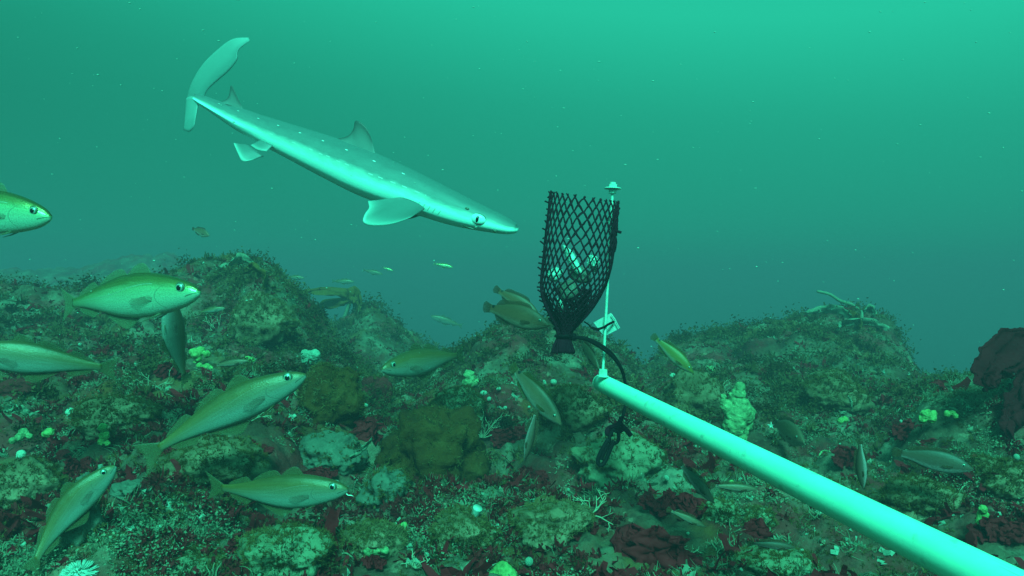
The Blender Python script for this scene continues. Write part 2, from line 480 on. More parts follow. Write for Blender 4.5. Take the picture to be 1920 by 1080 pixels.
def mat_seabed():
    m, n, l, b = new_mat("seabed")
    t = n.new("ShaderNodeTexCoord"); C = t.outputs["Object"]
    def noise(s, d_=6, r=0.6, off=0):
        mp = n.new("ShaderNodeMapping"); mp.inputs["Location"].default_value = (off, off * 1.7, off * 0.6)
        l.new(C, mp.inputs[0])
        x = n.new("ShaderNodeTexNoise"); x.inputs["Scale"].default_value = s; x.inputs["Detail"].default_value = d_
        x.inputs["Roughness"].default_value = r; l.new(mp.outputs[0], x.inputs["Vector"]); return x.outputs[0]
    r1 = ramp(n, [(0.34, (0.055, 0.011, 0.009)), (0.45, (0.105, 0.045, 0.030)), (0.55, (0.14, 0.095, 0.066)), (0.70, (0.22, 0.19, 0.14))])
    l.new(noise(4.5, 9, 0.6), r1.inputs[0])
    c = r1.outputs[0]
    g = ramp(n, [(0.50, (0, 0, 0)), (0.60, (1, 1, 1))]); l.new(noise(3.2, 8, 0.62, 3), g.inputs[0])
    c = mixc(n, l, mth(n, l, 'MULTIPLY', g.outputs[0], 0.8), c, (0.20, 0.010, 0.014))         # red algal crust
    g2 = ramp(n, [(0.54, (0, 0, 0)), (0.62, (1, 1, 1))]); l.new(noise(2.4, 8, 0.6, 9), g2.inputs[0])
    c = mixc(n, l, mth(n, l, 'MULTIPLY', g2.outputs[0], 0.75), c, (0.14, 0.055, 0.012))       # olive-brown film
    g3 = ramp(n, [(0.60, (0, 0, 0)), (0.66, (1, 1, 1))]); l.new(noise(26, 4, 0.6, 5), g3.inputs[0])
    c = mixc(n, l, mth(n, l, 'MULTIPLY', g3.outputs[0], 0.5), c, (0.34, 0.20, 0.14))         # pale crust flecks
    g4 = ramp(n, [(0.36, (1, 1, 1)), (0.46, (0, 0, 0))]); l.new(noise(40, 5, 0.6, 15), g4.inputs[0])
    c = mixc(n, l, mth(n, l, 'MULTIPLY', g4.outputs[0], 0.6), c, (0.06, 0.018, 0.016))
    l.new(c, b.inputs["Base Color"])
    b.inputs["Roughness"].default_value = 0.9; b.inputs["Specular IOR Level"].default_value = 0.15
    bp = n.new("ShaderNodeBump"); bp.inputs["Strength"].default_value = 0.7; bp.inputs["Distance"].default_value = 0.012
    l.new(noise(85, 6, 0.7, 2), bp.inputs["Height"]); l.new(bp.outputs[0], b.inputs["Normal"])
    return m

M_SEABED = mat_seabed()
nu, ny = 720, 640
u = np.linspace(-1.35, 1.35, nu)
Yr = np.concatenate([0.35 * (7.0 / 0.35) ** np.linspace(0, 1, ny - 60), np.linspace(7.1, 19, 60)])
UU, YY = np.meshgrid(u, Yr)
XX = UU * (YY + 0.5)
ZZ = height(XX, YY)
V = np.stack([XX, YY, ZZ], -1).reshape(-1, 3)
ii = np.arange((ny - 1) * nu).reshape(ny - 1, nu)[:, :-1].ravel()
seabed = big_mesh("seabed", V, np.stack([ii, ii + 1, ii + nu + 1, ii + nu], 1), M_SEABED, smooth=True)
tag(seabed, "rough rocky seabed overgrown with crusts and turf", kind="structure")

# ------------------------------------------------------------------ the water itself: a closed volume round everything
hb = MB()
hx, y0, y1, z0, z1 = 70.0, -6.0, 60.0, float(ZZ.min()) - 1.0, CAMZ + 0.95
hb.add([(-hx, y0, z0), (hx, y0, z0), (hx, y1, z0), (-hx, y1, z0), (-hx, y0, z1), (hx, y0, z1), (hx, y1, z1), (-hx, y1, z1)],
       [(3, 2, 1, 0), (4, 5, 6, 7), (0, 1, 5, 4), (1, 2, 6, 5), (2, 3, 7, 6), (3, 0, 4, 7)])
mh = bpy.data.materials.new("haze"); mh.use_nodes = True
hn, hl = mh.node_tree.nodes, mh.node_tree.links
hn.remove(hn["Principled BSDF"])
pv = hn.new("ShaderNodeVolumePrincipled")
pv.inputs["Color"].default_value = (0.27, 0.207, 0.265, 1)
pv.inputs["Density"].default_value = 0.098
pv.inputs["Anisotropy"].default_value = 0.0
hl.new(pv.outputs[0], hn["Material Output"].inputs["Volume"])
haze = hb.build("haze", mh, smooth=False)
tag(haze, "green murky sea water filling the whole scene", kind="stuff")

# ------------------------------------------------------------------ fish
PROFILES = {
    "cod": dict(
        s=[0, .010, .035, .08, .14, .2, .28, .38, .48, .58, .68, .77, .84, .88],
        top=[.009, .021, .037, .054, .070, .083, .096, .102, .095, .078, .055, .034, .023, .021],
        bot=[.010, .022, .040, .060, .077, .090, .101, .103, .092, .072, .050, .032, .023, .021],
        hw=[.008, .018, .030, .041, .050, .056, .060, .060, .052, .041, .028, .017, .010, .006], drop=.012),
    "wrasse": dict(
        s=[0, .015, .05, .10, .16, .23, .32, .42, .52, .62, .72, .80, .85, .88],
        top=[.006, .018, .040, .068, .094, .115, .130, .132, .122, .102, .074, .054, .047, .046],
        bot=[.006, .018, .036, .060, .084, .104, .120, .122, .112, .092, .066, .050, .045, .044],
        hw=[.005, .016, .030, .043, .052, .058, .060, .057, .050, .040, .028, .018, .012, .008], drop=.006),
    "shark": None,
}

def fish_geometry(kind, bend=0.0, vbend=0.0, seg=40, fins=True, fat=1.0):
    pr = PROFILES[kind]
    S = np.concatenate([np.linspace(0, .1, 14), np.linspace(.115, .88, 44)])
    ip = lambda k, s: np.interp(s, pr["s"], pr[k])
    def sm(k, s):          # smoothed profile
        w = 0.012 + 0.0 * s
        return (ip(k, s) * 2 + ip(k, np.clip(s - w, 0, .88)) + ip(k, np.clip(s + w, 0, .88))) / 4
    mid = lambda s: -pr["drop"] * np.clip(1 - np.asarray(s) / .25, 0, 1) ** 1.5
    def D(p):
        p = np.array(p, float); s = .5 - p[:, 0]; t = np.maximum(s - .32, 0)
        ang = bend * 2 * t
        y = p[:, 1].copy()
        p[:, 0] += bend * bend * t ** 3 * 0.66 + y * np.sin(ang)
        p[:, 1] = y * np.cos(ang) + bend * t ** 2
        p[:, 2] += vbend * t ** 2
        return p
    mb = MB(); V = []; uv = []
    tp, bt, hw = sm("top", S) * fat, sm("bot", S) * fat, sm("hw", S)
    for i, s in enumerate(S):
        for k in range(seg):
            a = 2 * math.pi * k / seg; c, sn = math.cos(a), math.sin(a)
            y = hw[i] * math.copysign(abs(sn) ** 0.92, sn)
            z = mid(s) + (tp[i] if c > 0 else bt[i]) * c
            V.append((.5 - s, y, z)); uv.append((s, (1 + c) / 2))
    n = len(S); Fc = [(i * seg + k, i * seg + (k + 1) % seg, (i + 1) * seg + (k + 1) % seg, (i + 1) * seg + k) for i in range(n - 1) for k in range(seg)]
    Fc += [tuple(range(seg - 1, -1, -1)), tuple((n - 1) * seg + k for k in range(seg))]
    mb.add(D(V), Fc, 0, uv)
    T = lambda s: float(sm("top", np.array(s))) * fat
    B = lambda s: float(sm("bot", np.array(s))) * fat
    def updown(root, rim, up, th=.006):
        rp = [(.5 - s, 0, (T(s) if up else -B(s)) * .9) for s in np.linspace(root[0], root[1], 8)]
        ep = [(.5 - s, 0, (1 if up else -1) * ((T(min(s, .88)) if up else B(min(s, .88))) + h)) for s, h in rim]
        v, f, w = sheet(rp, ep, 7, 22, th); mb.add(D(v), f, 1, w)
    if fins:
        if kind == "cod":
            updown((.285, .43), [(.295, .012), (.32, .042), (.35, .050), (.39, .036), (.42, .018), (.44, .003)], True)
            updown((.44, .635), [(.45, .01), (.475, .034), (.52, .040), (.58, .030), (.62, .016), (.645, .003)], True)
            updown((.655, .815), [(.662, .006), (.685, .032), (.72, .036), (.77, .028), (.81, .016), (.825, .004)], True)
            updown((.36, .62), [(.385, .01), (.43, .050), (.47, .066), (.52, .052), (.58, .026), (.625, .003)], False)
            updown((.655, .815), [(.665, .006), (.70, .042), (.74, .04), (.80, .03), (.825, .006)], False)
            tail = [(.5 - 1.0, 0, .098), (.5 - .975, 0, .055), (.5 - .96, 0, 0), (.5 - .975, 0, -.055), (.5 - 1.0, 0, -.098)]
        else:
            updown((.27, .79), [(.28, .012), (.33, .042), (.45, .046), (.58, .046), (.68, .062), (.75, .058), (.795, .012)], True)
            updown((.53, .79), [(.54, .012), (.58, .042), (.66, .052), (.74, .054), (.795, .01)], False)
            tail = [(.5 - .965, 0, .076), (.5 - .995, 0, .045), (.5 - 1.0, 0, 0), (.5 - .995, 0, -.045), (.5 - .965, 0, -.076)]
        z0 = T(.87) * .92
        v, f, w = sheet([(.5 - .855, 0, z0), (.5 - .86, 0, z0 * .4), (.5 - .86, 0, -z0 * .4), (.5 - .855, 0, -z0)], tail, 9, 22, .009)
        mb.add(D(v), f, 1, w)
        for sd in (-1, 1):
            h = float(sm("hw", np.array(.25)))
            v, f, w = sheet([(.5 - .235, sd * h * .95, -.008), (.5 - .245, sd * h * .95, -.04)],
                            [(.5 - .36, sd * (h + .008), -.018), (.5 - .375, sd * (h + .012), -.038), (.5 - .34, sd * (h + .012), -.058)], 6, 10, .003)
            mb.add(D(v), f, 3 if kind == "cod" else 1, w)
            b = B(.24)
            if kind == "cod":
                v, f, w = tube([(.5 - .225, sd * .018, -b * .93), (.5 - .27, sd * .03, -b * .98 - .012), (.5 - .33, sd * .034, -b - .028)], [.006, .004, .0015], 6)
            else:
                v, f, w = sheet([(.5 - .27, sd * .015, -b * .95), (.5 - .31, sd * .015, -b * .98)], [(.5 - .36, sd * .03, -b - .045), (.5 - .40, sd * .03, -b - .02)], 5, 8, .004)
            mb.add(D(v), f, 1, w)
    return mb, lambda s: float(sm("hw", np.array(s)))

def fish_matrix(nose, tail, roll):
    X = (nose - tail); L = X.length; X.normalize()
    up = Vector((0, 0, 1)) if abs(X.z) < 0.93 else Vector((-math.copysign(1, X.x) if X.x else 1, 0.3, 0.3))
    Z = (up - X * X.dot(up)).normalized(); Y = Z.cross(X)
    M = Matrix(((X.x, Y.x, Z.x), (X.y, Y.y, Z.y), (X.z, Y.z, Z.z))).to_4x4() @ Matrix.Rotation(roll, 4, 'X') @ Matrix.Diagonal((L, L, L, 1))
    M.translation = (nose + tail) / 2
    return M

M_PUPIL = mat_plain("fish_pupil", (0.006, 0.006, 0.008), rough=0.12)
M_IRIS = mat_plain("fish_iris", (0.30, 0.38, 0.31), rough=0.3, metal=0.3)
M_LID = mat_plain("fish_eye_rim", (0.07, 0.08, 0.05), rough=0.4)

def add_eyes(root, kind, hwf, s, z, r):
    for sd in (-1, 1):
        h = hwf(s)
        y = sd * h * 0.80
        e = MB()
        v, f, w = sphere((.5 - s, y, z), (r * 1.26, h * .24, r * 1.26), 20, 10); e.add(v, f, 1, w)
        v, f, w = sphere((.5 - s, y + sd * h * .05, z), (r, h * .26, r), 20, 10); e.add(v, f, 0, w)
        eye = e.build("eye", [M_IRIS, M_LID], root)
        p = MB(); v, f, w = sphere((.5 - s, y + sd * h * .12, z), (r * .72, h * .25, r * .72), 16, 8); p.add(v, f, 0, w)
        p.build("pupil", M_PUPIL, eye)

def fish(kind, nose, tail, mats, label, cat, group=None, roll=0.0, bend=0.0, vbend=0.0, eyes=True, name=None, Y=None, dY=0.0,
         eye_r=.02355, barbel=False, fat=1.0):
    """nose and tail are pixels of the photograph; Y the distance of the nose, dY how much farther the tail is"""
    nx, ny_ = nose; tx, ty = tail
    if Y is None:
        g = [ground(nx + (tx - nx) * k, ny_ + (ty - ny_) * k + 18).y for k in (0, .35, .65, 1)]
        Y = min(g) - 0.16 - max(dY, 0)
    a, b = P(nx, ny_, Y), P(tx, ty, Y + dY)
    mb, hwf = fish_geometry(kind, bend, vbend, fat=fat, seg=40 if eyes else 24)
    o = mb.build(name or ("cod_fish" if kind == "cod" else "wrasse"), mats)
    # bend moves the tail: aim so that nose and bent tail land on their points
    o.matrix_world = fish_matrix(a, b, roll)
    tag(o, label, cat, group)
    if eyes:
        if kind == "cod": add_eyes(o, kind, hwf, .088, .018, eye_r)
        else: add_eyes(o, kind, hwf, .125, .030, eye_r * .8)
    if barbel:
        m = MB(); v, f, w = tube([(.5 - .02, 0, -.034), (.5 - .002, 0, -.05), (.518, 0, -.052), (.532, .002, -.06)], [.004, .0035, .003, .0015], 6)
        m.add(v, f, 0, w); m.build("barbel", mats[1 if len(mats) < 3 else 2], o)
    return o

M_COD_BRIGHT = mat_fish("pollack_silver", [(0.08, (.55, .72, .60)), (0.40, (.52, .70, .46)), (0.64, (.40, .52, .26)), (0.80, (.20, .17, .05)), (0.97, (.10, .07, .018))],
                        line=(.74, .53, .012), linecol=(.5, .5, .36), rough=.27, metal=.55, mottle=.22, mscale=(6, 12), tailcol=(.20, .19, .06))
M_COD = mat_fish("pollack_olive", [(0.06, (.28, .29, .26)), (0.34, (.23, .20, .175)), (0.54, (.18, .135, .088)), (0.74, (.15, .082, .026)), (0.97, (.085, .045, .012))],
                 line=(.72, .53, .007), linecol=(.26, .17, .14), rough=.36, metal=.12, mottle=.3, mscale=(6, 12), tailcol=(.15, .075, .012))
M_COD_FIN = mat_fin("pollack_fin", (.17, .12, .05), (.21, .16, .08), alpha=.75)
M_COD_FINB = mat_fin("pollack_fin_pale", (.22, .20, .11), (.26, .26, .15), alpha=.8)
M_COD_PEC = mat_fin("pectoral_fin", (.22, .16, .12), (.26, .21, .16), alpha=.38)
M_BARBEL = mat_plain("barbel", (.7, .68, .6))
M_WRASSE = mat_fish("goldsinny_skin", [(0.12, (.32, .18, .14)), (0.40, (.20, .075, .042)), (0.65, (.16, .055, .026)), (0.9, (.10, .034, .015))],
                    rough=.5, metal=.1, mottle=.35, mscale=(26, 9), tailspot=True)
M_WRASSE_G = mat_fish("green_wrasse_skin", [(0.15, (.34, .26, .20)), (0.38, (.22, .15, .05)), (0.62, (.17, .12, .015)), (0.9, (.12, .08, .010))],
                      rough=.45, metal=.15, mottle=.2, tailspot=True)
M_WRASSE_D = mat_fish("dull_wrasse_skin", [(0.10, (.34, .20, .20)), (0.34, (.13, .060, .050)), (0.7, (.10, .040, .026)), (0.92, (.06, .022, .014))],
                      rough=.5, metal=.1, mottle=.45, mscale=(30, 14))
M_WRASSE_P = mat_fish("pale_wrasse_skin", [(0.10, (.40, .30, .26)), (0.35, (.24, .13, .10)), (0.7, (.17, .08, .045)), (0.92, (.11, .05, .028))],
                      rough=.45, metal=.15, mottle=.25, tailspot=True)
M_WR_FIN = mat_fin("wrasse_fin", (.14, .055, .028), (.16, .065, .035), alpha=.8)
M_WR_FING = mat_fin("green_wrasse_fin", (.15, .09, .02), (.17, .11, .04), alpha=.7)

COD, WRA = [M_COD, M_COD_FIN, M_BARBEL, M_COD_PEC], [M_WRASSE, M_WR_FIN]
SCHOOL = "slender green fish gathered round the bait"
GOLD = "small wrasses hanging over the reef"
fish("cod", (96, 404), (-190, 384), [M_COD_BRIGHT, M_COD_FINB, M_BARBEL, M_COD_PEC], "bright silvery fish entering at the left edge high above the reef, only its head showing", "fish", SCHOOL, Y=1.08, dY=.03, bend=.05, eye_r=.0235, fat=1.25)
fish("cod", (374, 544), (84, 568), [M_COD_BRIGHT, M_COD_FINB, M_BARBEL, M_COD_PEC], "brightest silver-green fish above the left mound, glinting near its eye", "fish", SCHOOL, Y=1.30, dY=.10, bend=.2, vbend=-.03, fat=1.15)
fish("cod", (-70, 655), (222, 694), COD, "dim olive-backed fish heading out of frame at the left edge", "fish", SCHOOL, Y=1.25, dY=.05, bend=-.12, fat=1.1)
fish("cod", (571, 700), (262, 842), [M_COD, M_COD_FIN, M_BARBEL, M_COD_PEC], "largest olive fish with a broad yellowish tail, nosing up to the brown boulder", "fish", SCHOOL, Y=1.22, dY=-.02, bend=-.22, vbend=-.12, fat=1.02)
fish("cod", (652, 914), (380, 932), [M_COD, M_COD_FIN, M_BARBEL, M_COD_PEC], "green fish with a white chin barbel and round ringed eye, low over the rubble", "fish", SCHOOL, Y=1.13, dY=.03, bend=.10, vbend=.15, barbel=True, eye_r=.0235, fat=1.08)
fish("cod", (214, 872), (26, 1050), COD, "yellow-tailed fish slanting head up in the bottom left corner", "fish", SCHOOL, Y=1.08, dY=-.05, bend=-.45, vbend=-.35, fat=1.2)
fish("cod", (716, 690), (880, 664), [M_COD, M_COD_FIN, M_BARBEL, M_COD_PEC], "small fish facing left over the middle gap with a silvery eye streak", "fish", SCHOOL, Y=1.62, dY=0.22, bend=-.1, fat=1.1)
fish("cod", (318, 560), (338, 718), COD, "green fish hanging head up, half hidden behind the silver one", "fish", SCHOOL, Y=1.55, dY=.10, roll=-.5, bend=.2, fat=1.4)
fish("wrasse", (1031, 610), (902, 574), WRA, "brown wrasse with a black tail spot, snout touching the bottom of the bait bag", "fish", GOLD, Y=1.72, dY=.10, bend=.1, fat=1.1)
fish("wrasse", (1012, 592), (926, 540), WRA, "brown wrasse partly hidden behind another wrasse left of the bait bag", "fish", GOLD, Y=1.86, dY=.05)
fish("wrasse", (1053, 796), (952, 684), [M_WRASSE_P, M_WR_FING], "pale wrasse diving head down below the bait bag, black dot on its tail", "fish", GOLD, Y=1.62, dY=.08, bend=.15, fat=1.0)
fish("wrasse", (1301, 700), (1222, 628), [M_WRASSE_G, M_WR_FING], "yellow-green wrasse pitching head down in open water right of the rod", "fish", GOLD, Y=2.0, dY=.05, fat=0.95)
fish("wrasse", (984, 864), (1006, 766), [M_WRASSE_D, M_WR_FIN], "thin brownish fish hanging vertically over the dark red weed", "fish", GOLD, fat=.65, eyes=False, roll=.5)
fish("wrasse", (1508, 829), (1448, 790), [M_WRASSE_P, M_WR_FIN], "round-looking fish turned nearly head-on beside the little starfish", "fish", GOLD, Y=1.75, dY=.20, fat=1.15)
fish("wrasse", (1618, 916), (1612, 822), [M_WRASSE_D, M_WR_FIN], "grey-green fish hanging nose down beside the white ring, right of the pole", "fish", GOLD, roll=.3, eyes=False, fat=.8)
fish("wrasse", (1826, 880), (1672, 846), [M_WRASSE_D, M_WR_FIN], "largest wrasse, dark backed with a pale lower jaw, in front of the right mound", "fish", GOLD, Y=1.25, dY=.06, fat=1.15)
fish("wrasse", (1421, 917), (1330, 910), [M_WRASSE_P, M_WR_FIN], "slim pale wrasse lying level just under the pole", "fish", GOLD, fat=.62, eyes=False)
fish("wrasse", (1340, 944), (1270, 864), [M_WRASSE_D, M_WR_FIN], "dim wrasse sloping down to the edge of the dark red weed under the pole", "fish", GOLD, fat=.75, eyes=False)
fish("wrasse", (1324, 988), (1250, 954), [M_WRASSE_P, M_WR_FIN], "small grey wrasse against the largest dark red weed", "fish", GOLD, fat=.62, eyes=False)
fish("wrasse", (1492, 1026), (1402, 1018), [M_WRASSE_D, M_WR_FIN], "faint slim wrasse near the bottom edge below the pole", "fish", GOLD, fat=.65, eyes=False)
fish("wrasse", (466, 676), (398, 686), [M_WRASSE_P, M_WR_FIN], "pale little fish tucked behind the back of the largest olive fish", "fish", GOLD, fat=.7, eyes=False)
fish("wrasse", (1124, 692), (1086, 634), [M_WRASSE_P, M_WR_FIN], "pale-bellied fish half hidden by the bait bag's gathered end", "fish", GOLD, Y=1.75, dY=.1, fat=.9, eyes=False)
FAR = "tiny distant fish over the reef"
fish("cod", (422, 577), (370, 586), COD, "tiny grey fish skimming the weedy top of the left mound", "fish", FAR, Y=2.9, eyes=False)
fish("wrasse", (393, 442), (360, 428), [M_WRASSE_P, M_WR_FIN], "small pale fish alone in open water under the shark's tail", "fish", FAR, Y=3.4, dY=.05, eyes=False, fat=1.2)
fish("cod", (571, 521), (534, 519), COD, "faint fish just above the left mound's right shoulder", "fish", FAR, Y=6.5, eyes=False)
fish("cod", (664, 528), (622, 527), COD, "faint fish directly above the hazy kelp", "fish", FAR, Y=7.5, eyes=False)
fish("cod", (718, 514), (680, 506), COD, "darkish far fish, lower of a pair in mid water", "fish", FAR, Y=9, eyes=False)
fish("cod", (738, 508), (716, 501), [M_COD_BRIGHT, M_COD_FINB, M_BARBEL, M_COD_PEC], "pale speck of a fish, upper of a pair in mid water", "fish", FAR, Y=7.5, eyes=False)
fish("cod", (850, 501), (812, 494), [M_COD_BRIGHT, M_COD_FINB, M_BARBEL, M_COD_PEC], "palest far fish in mid water between shark and reef", "fish", FAR, Y=5.0, eyes=False)
fish("cod", (808, 592), (868, 612), COD, "hazy fish almost lost in the gap of the reef", "fish", FAR, Y=9.5, eyes=False)

# ------------------------------------------------------------------ the dogfish shark
SH = [  # px, py, distance, half height px, width ratio
    (971, 429, 1.500, 4, 1.3), (967, 429, 1.501, 9, 1.5), (955, 427, 1.503, 14, 1.55), (938, 422, 1.507, 18.5, 1.45), (918, 416, 1.512, 22, 1.35),
    (895, 409, 1.518, 26, 1.22), (870, 401, 1.525, 30, 1.12), (840, 390, 1.535, 34, 1.05), (800, 374, 1.550, 38, 1.0), (760, 358, 1.567, 42, .96), (720, 343, 1.587, 45, .92),
    (680, 326, 1.61, 46, .9), (640, 308, 1.64, 44, .9), (600, 291, 1.67, 40, .9), (560, 274, 1.70, 35.5, .9), (520, 257, 1.735, 31, .88),
    (485, 241, 1.765, 26, .86), (455, 228, 1.79, 23.5, .86), (425, 213, 1.815, 18.5, .88), (400, 200, 1.84, 14, .92), (380, 190, 1.86, 11, .9), (366, 184, 1.875, 8.5, .6)]
arr = catmull(np.array(SH, float), 110)
cen = np.array([P(a[0], a[1], a[2]) for a in arr]); hh = arr[:, 3] * arr[:, 2] / F; wr = arr[:, 4]
tan = np.gradient(cen, axis=0); tan /= np.linalg.norm(tan, axis=1)[:, None]
arc = np.concatenate([[0], np.cumsum(np.linalg.norm(np.diff(cen, axis=0), axis=1))]); arc /= arc[-1]
shark_mb = MB(); V = []; uv = []; seg = 56
ROLL = math.radians(14)            # back tipped towards the camera
SUPS, SIDES = [], []
for i in range(len(cen)):
    t = Vector(tan[i]); up = Vector((0, 0, 1)); up = (up - t * t.dot(up)).normalized(); side = t.cross(up)     # points at the camera or away
    if side.y > 0: side = -side
    up2 = up * math.cos(ROLL) + side * math.sin(ROLL); sd2 = side * math.cos(ROLL) - up * math.sin(ROLL)
    SUPS.append(up2); SIDES.append(sd2)
    for k in range(seg):
        a = 2 * math.pi * k / seg; c, s = math.cos(a), math.sin(a)
        yy = math.copysign(abs(s) ** .9, s) * hh[i] * wr[i] * .92
        zz = c * hh[i] * (1.0 if c > 0 else .93)
        # flat belly, low keel along the flank towards the tail
        if c < -.45: zz = zz * .93
        if arc[i] > .72: yy *= 1 + .22 * math.exp(-((c + .1) / .16) ** 2) * (arc[i] - .72) / .28
        p = Vector(cen[i]) + up2 * zz + sd2 * yy
        V.append(p); uv.append((arc[i], (1 + c) / 2))
n = len(cen)
Fc = [(i * seg + k, i * seg + (k + 1) % seg, (i + 1) * seg + (k + 1) % seg, (i + 1) * seg + k) for i in range(n - 1) for k in range(seg)]
Fc += [tuple(range(seg - 1, -1, -1)), tuple((n - 1) * seg + k for k in range(seg))]
shark_mb.add(V, Fc, 0, uv)
Q = lambda L: [P(*a) for a in L]
def jag(L, amt=.004, n=60, seed=1):
    """a torn, wavering rim along picture points"""
    p = catmull(Q(L), n); r = np.random.default_rng(seed); k = np.arange(n)
    for ax_ in (0, 2): p[:, ax_] += amt * (1.3 * vnoise(k * .21 + ax_, np.full(n, seed + .5)) + .8 * vnoise(k * .55, np.full(n, seed + ax_ + 9.5)) + .25 * r.normal(0, 1, n))
    return p
# first dorsal fin
v, f, w = sheet(Q([(704, 291, 1.585), (680, 283, 1.60), (655, 274, 1.615), (640, 268, 1.625)]), Q([(697, 262, 1.585), (686, 238, 1.592), (668, 226, 1.60), (663, 242, 1.61), (650, 256, 1.62), (613, 263, 1.655)]), 12, 30, .010)
shark_mb.add(v, f, 1, w)
# second dorsal fin
v, f, w = sheet(Q([(458, 212, 1.78), (442, 204, 1.79), (428, 197, 1.80), (420, 196, 1.81)]), Q([(452, 196, 1.78), (444, 180, 1.783), (434, 160, 1.79), (430, 178, 1.80), (422, 188, 1.81), (402, 193, 1.83)]), 10, 26, .008)
shark_mb.add(v, f, 1, w)
# pectoral fins: the near one lies across the view, the far one behind the body
v, f, w = sheet(Q([(796, 392, 1.51), (780, 384, 1.505), (758, 376, 1.51), (742, 372, 1.52)]), Q([(770, 408, 1.47), (735, 420, 1.43), (700, 423, 1.40), (682, 417, 1.39), (684, 402, 1.40), (692, 390, 1.43), (690, 377, 1.48)]), 16, 34, .012)
shark_mb.add(v, f, 2, w)
v, f, w = sheet(Q([(800, 396, 1.60), (785, 390, 1.61), (765, 382, 1.62)]), Q([(790, 404, 1.66), (765, 410, 1.70), (748, 404, 1.70), (750, 392, 1.66)]), 8, 20, .010)
shark_mb.add(v, f, 2, w)
# pelvic fins
v, f, w = sheet(Q([(494, 293, 1.765), (478, 283, 1.77), (462, 271, 1.78)]), Q([(472, 300, 1.75), (455, 302, 1.745), (446, 287, 1.75), (438, 268, 1.77)]), 8, 20, .008)
shark_mb.add(v, f, 2, w)
v, f, w = sheet(Q([(512, 273, 1.70), (498, 268, 1.705), (486, 264, 1.715)]), Q([(500, 284, 1.69), (484, 281, 1.69), (470, 272, 1.70)]), 6, 16, .006)
shark_mb.add(v, f, 2, w)
# tail fin: long upper lobe, short lower lobe, swung across the view
v, f, w = sheet(Q([(350, 190, 1.90), (362, 158, 1.885), (383, 124, 1.87), (412, 95, 1.855), (438, 76, 1.845), (466, 71, 1.84)]),
                Q([(378, 192, 1.86), (388, 170, 1.855), (404, 154, 1.845), (428, 133, 1.83), (444, 112, 1.825), (447, 94, 1.83), (469, 76, 1.835)]), 12, 34, .014)
shark_mb.add(v, f, 3, w)
v, f, w = sheet(Q([(374, 183, 1.868), (360, 183, 1.885), (350, 186, 1.90)]), Q([(364, 238, 1.85), (354, 247, 1.855), (344, 244, 1.865)]), 12, 14, .013)
shark_mb.add(v, f, 3, w)
GILL_U = float(arc[int(np.argmin(np.abs(arr[:, 0] - 806)))])
M_SHARK = mat_fish("dogfish_skin", [(0.25, (.62, .94, .90)), (0.53, (.60, .90, .86)), (0.64, (.38, .52, .49)), (0.75, (.16, .20, .20)), (0.95, (.09, .11, .115))],
                   rough=.55, spec=.2, metal=0, mottle=.14, mscale=(30, 8), gill=False, spots=True, gills=GILL_U, fleck=.12, bumpy=.03)
M_SH_DORSAL = mat_fin("dogfish_dorsal_fin", (.26, .27, .27), (.05, .05, .05), alpha=1.5, trans=.25, rays=0)
M_SH_PEC = mat_fin("dogfish_paired_fin", (.14, .19, .19), (.5, .75, .70), alpha=1.6, trans=.25, rays=0, pw=7)
M_SH_TAIL = mat_fin("dogfish_tail_fin", (.24, .35, .34), (.18, .27, .27), alpha=1.35, trans=.3, rays=0)
shark = shark_mb.build("dogfish_shark", [M_SHARK, M_SH_DORSAL, M_SH_PEC, M_SH_TAIL], loc=Vector(cen[45]))
tag(shark, "pale grey dogfish shark with white spots gliding down towards the bait bag", "shark")
M_SH_IRIS = mat_plain("dogfish_iris", (.55, .80, .76), rough=.2)
def shark_pt(i, ang, out=1.0):
    c, s = math.cos(ang), math.sin(ang)
    return Vector(cen[i]) + SUPS[i] * (c * hh[i] * out) + SIDES[i] * (math.copysign(abs(s) ** .9, s) * hh[i] * wr[i] * .92 * out)
ei = int(np.argmin(np.abs(arr[:, 0] - 902)))
for sgn in (1, -1):
    a = sgn * math.radians(78)
    c0 = shark_pt(ei, a, .90); nrm = (shark_pt(ei, a, 1) - Vector(cen[ei])).normalized()
    t = -Vector(tan[ei]); t = (t - nrm * nrm.dot(t)).normalized(); b = nrm.cross(t)
    R = .0158
    m = MB(); v, f, w = sphere(c0, (R * 1.12, R * .70, .0066), 24, 12, (t, b, nrm)); m.add(v, f, 0, w)
    v, f, w = sphere(c0 - nrm * .001, (R * 1.22, R * .76, .0060), 24, 12, (t, b, nrm)); m.add(v, f, 1, w)
    eye = m.build("eye", [M_SH_IRIS, M_LID], None, loc=shark.location.copy()); eye.parent = shark; eye.location = (0, 0, 0)
    m = MB(); v, f, w = sphere(c0 + nrm * .0022, (R * .30, R * .50, .0060), 16, 10, (t, b, nrm)); m.add(v, f, 0, w)
    pu = m.build("pupil", M_PUPIL, None, loc=shark.location.copy()); pu.parent = eye; pu.location = (0, 0, 0)
    si = int(np.argmin(np.abs(arr[:, 0] - 880))); a = sgn * math.radians(52)
    c0 = shark_pt(si, a, .97)
    m = MB(); v, f, w = sphere(c0, (.005, .003, .003), 12, 8, (t, b, nrm)); m.add(v, f, 0, w)
    sp = m.build("spiracle", M_LID, None, loc=shark.location.copy()); sp.parent = shark; sp.location = (0, 0, 0)
    # mouth corner and nostril: short dark slits under the snout
    for px_, an, ln in ((888, 128, .014), (936, 118, .004)):
        mi = int(np.argmin(np.abs(arr[:, 0] - px_))); c0 = shark_pt(mi, sgn * math.radians(an), .985)
        m = MB(); v, f, w = sphere(c0, (ln, .0022, .0022), 12, 8, (t, b, nrm)); m.add(v, f, 0, w)
        x = m.build("mouth_slit" if px_ == 888 else "nostril", M_LID, None, loc=shark.location.copy()); x.parent = shark; x.location = (0, 0, 0)

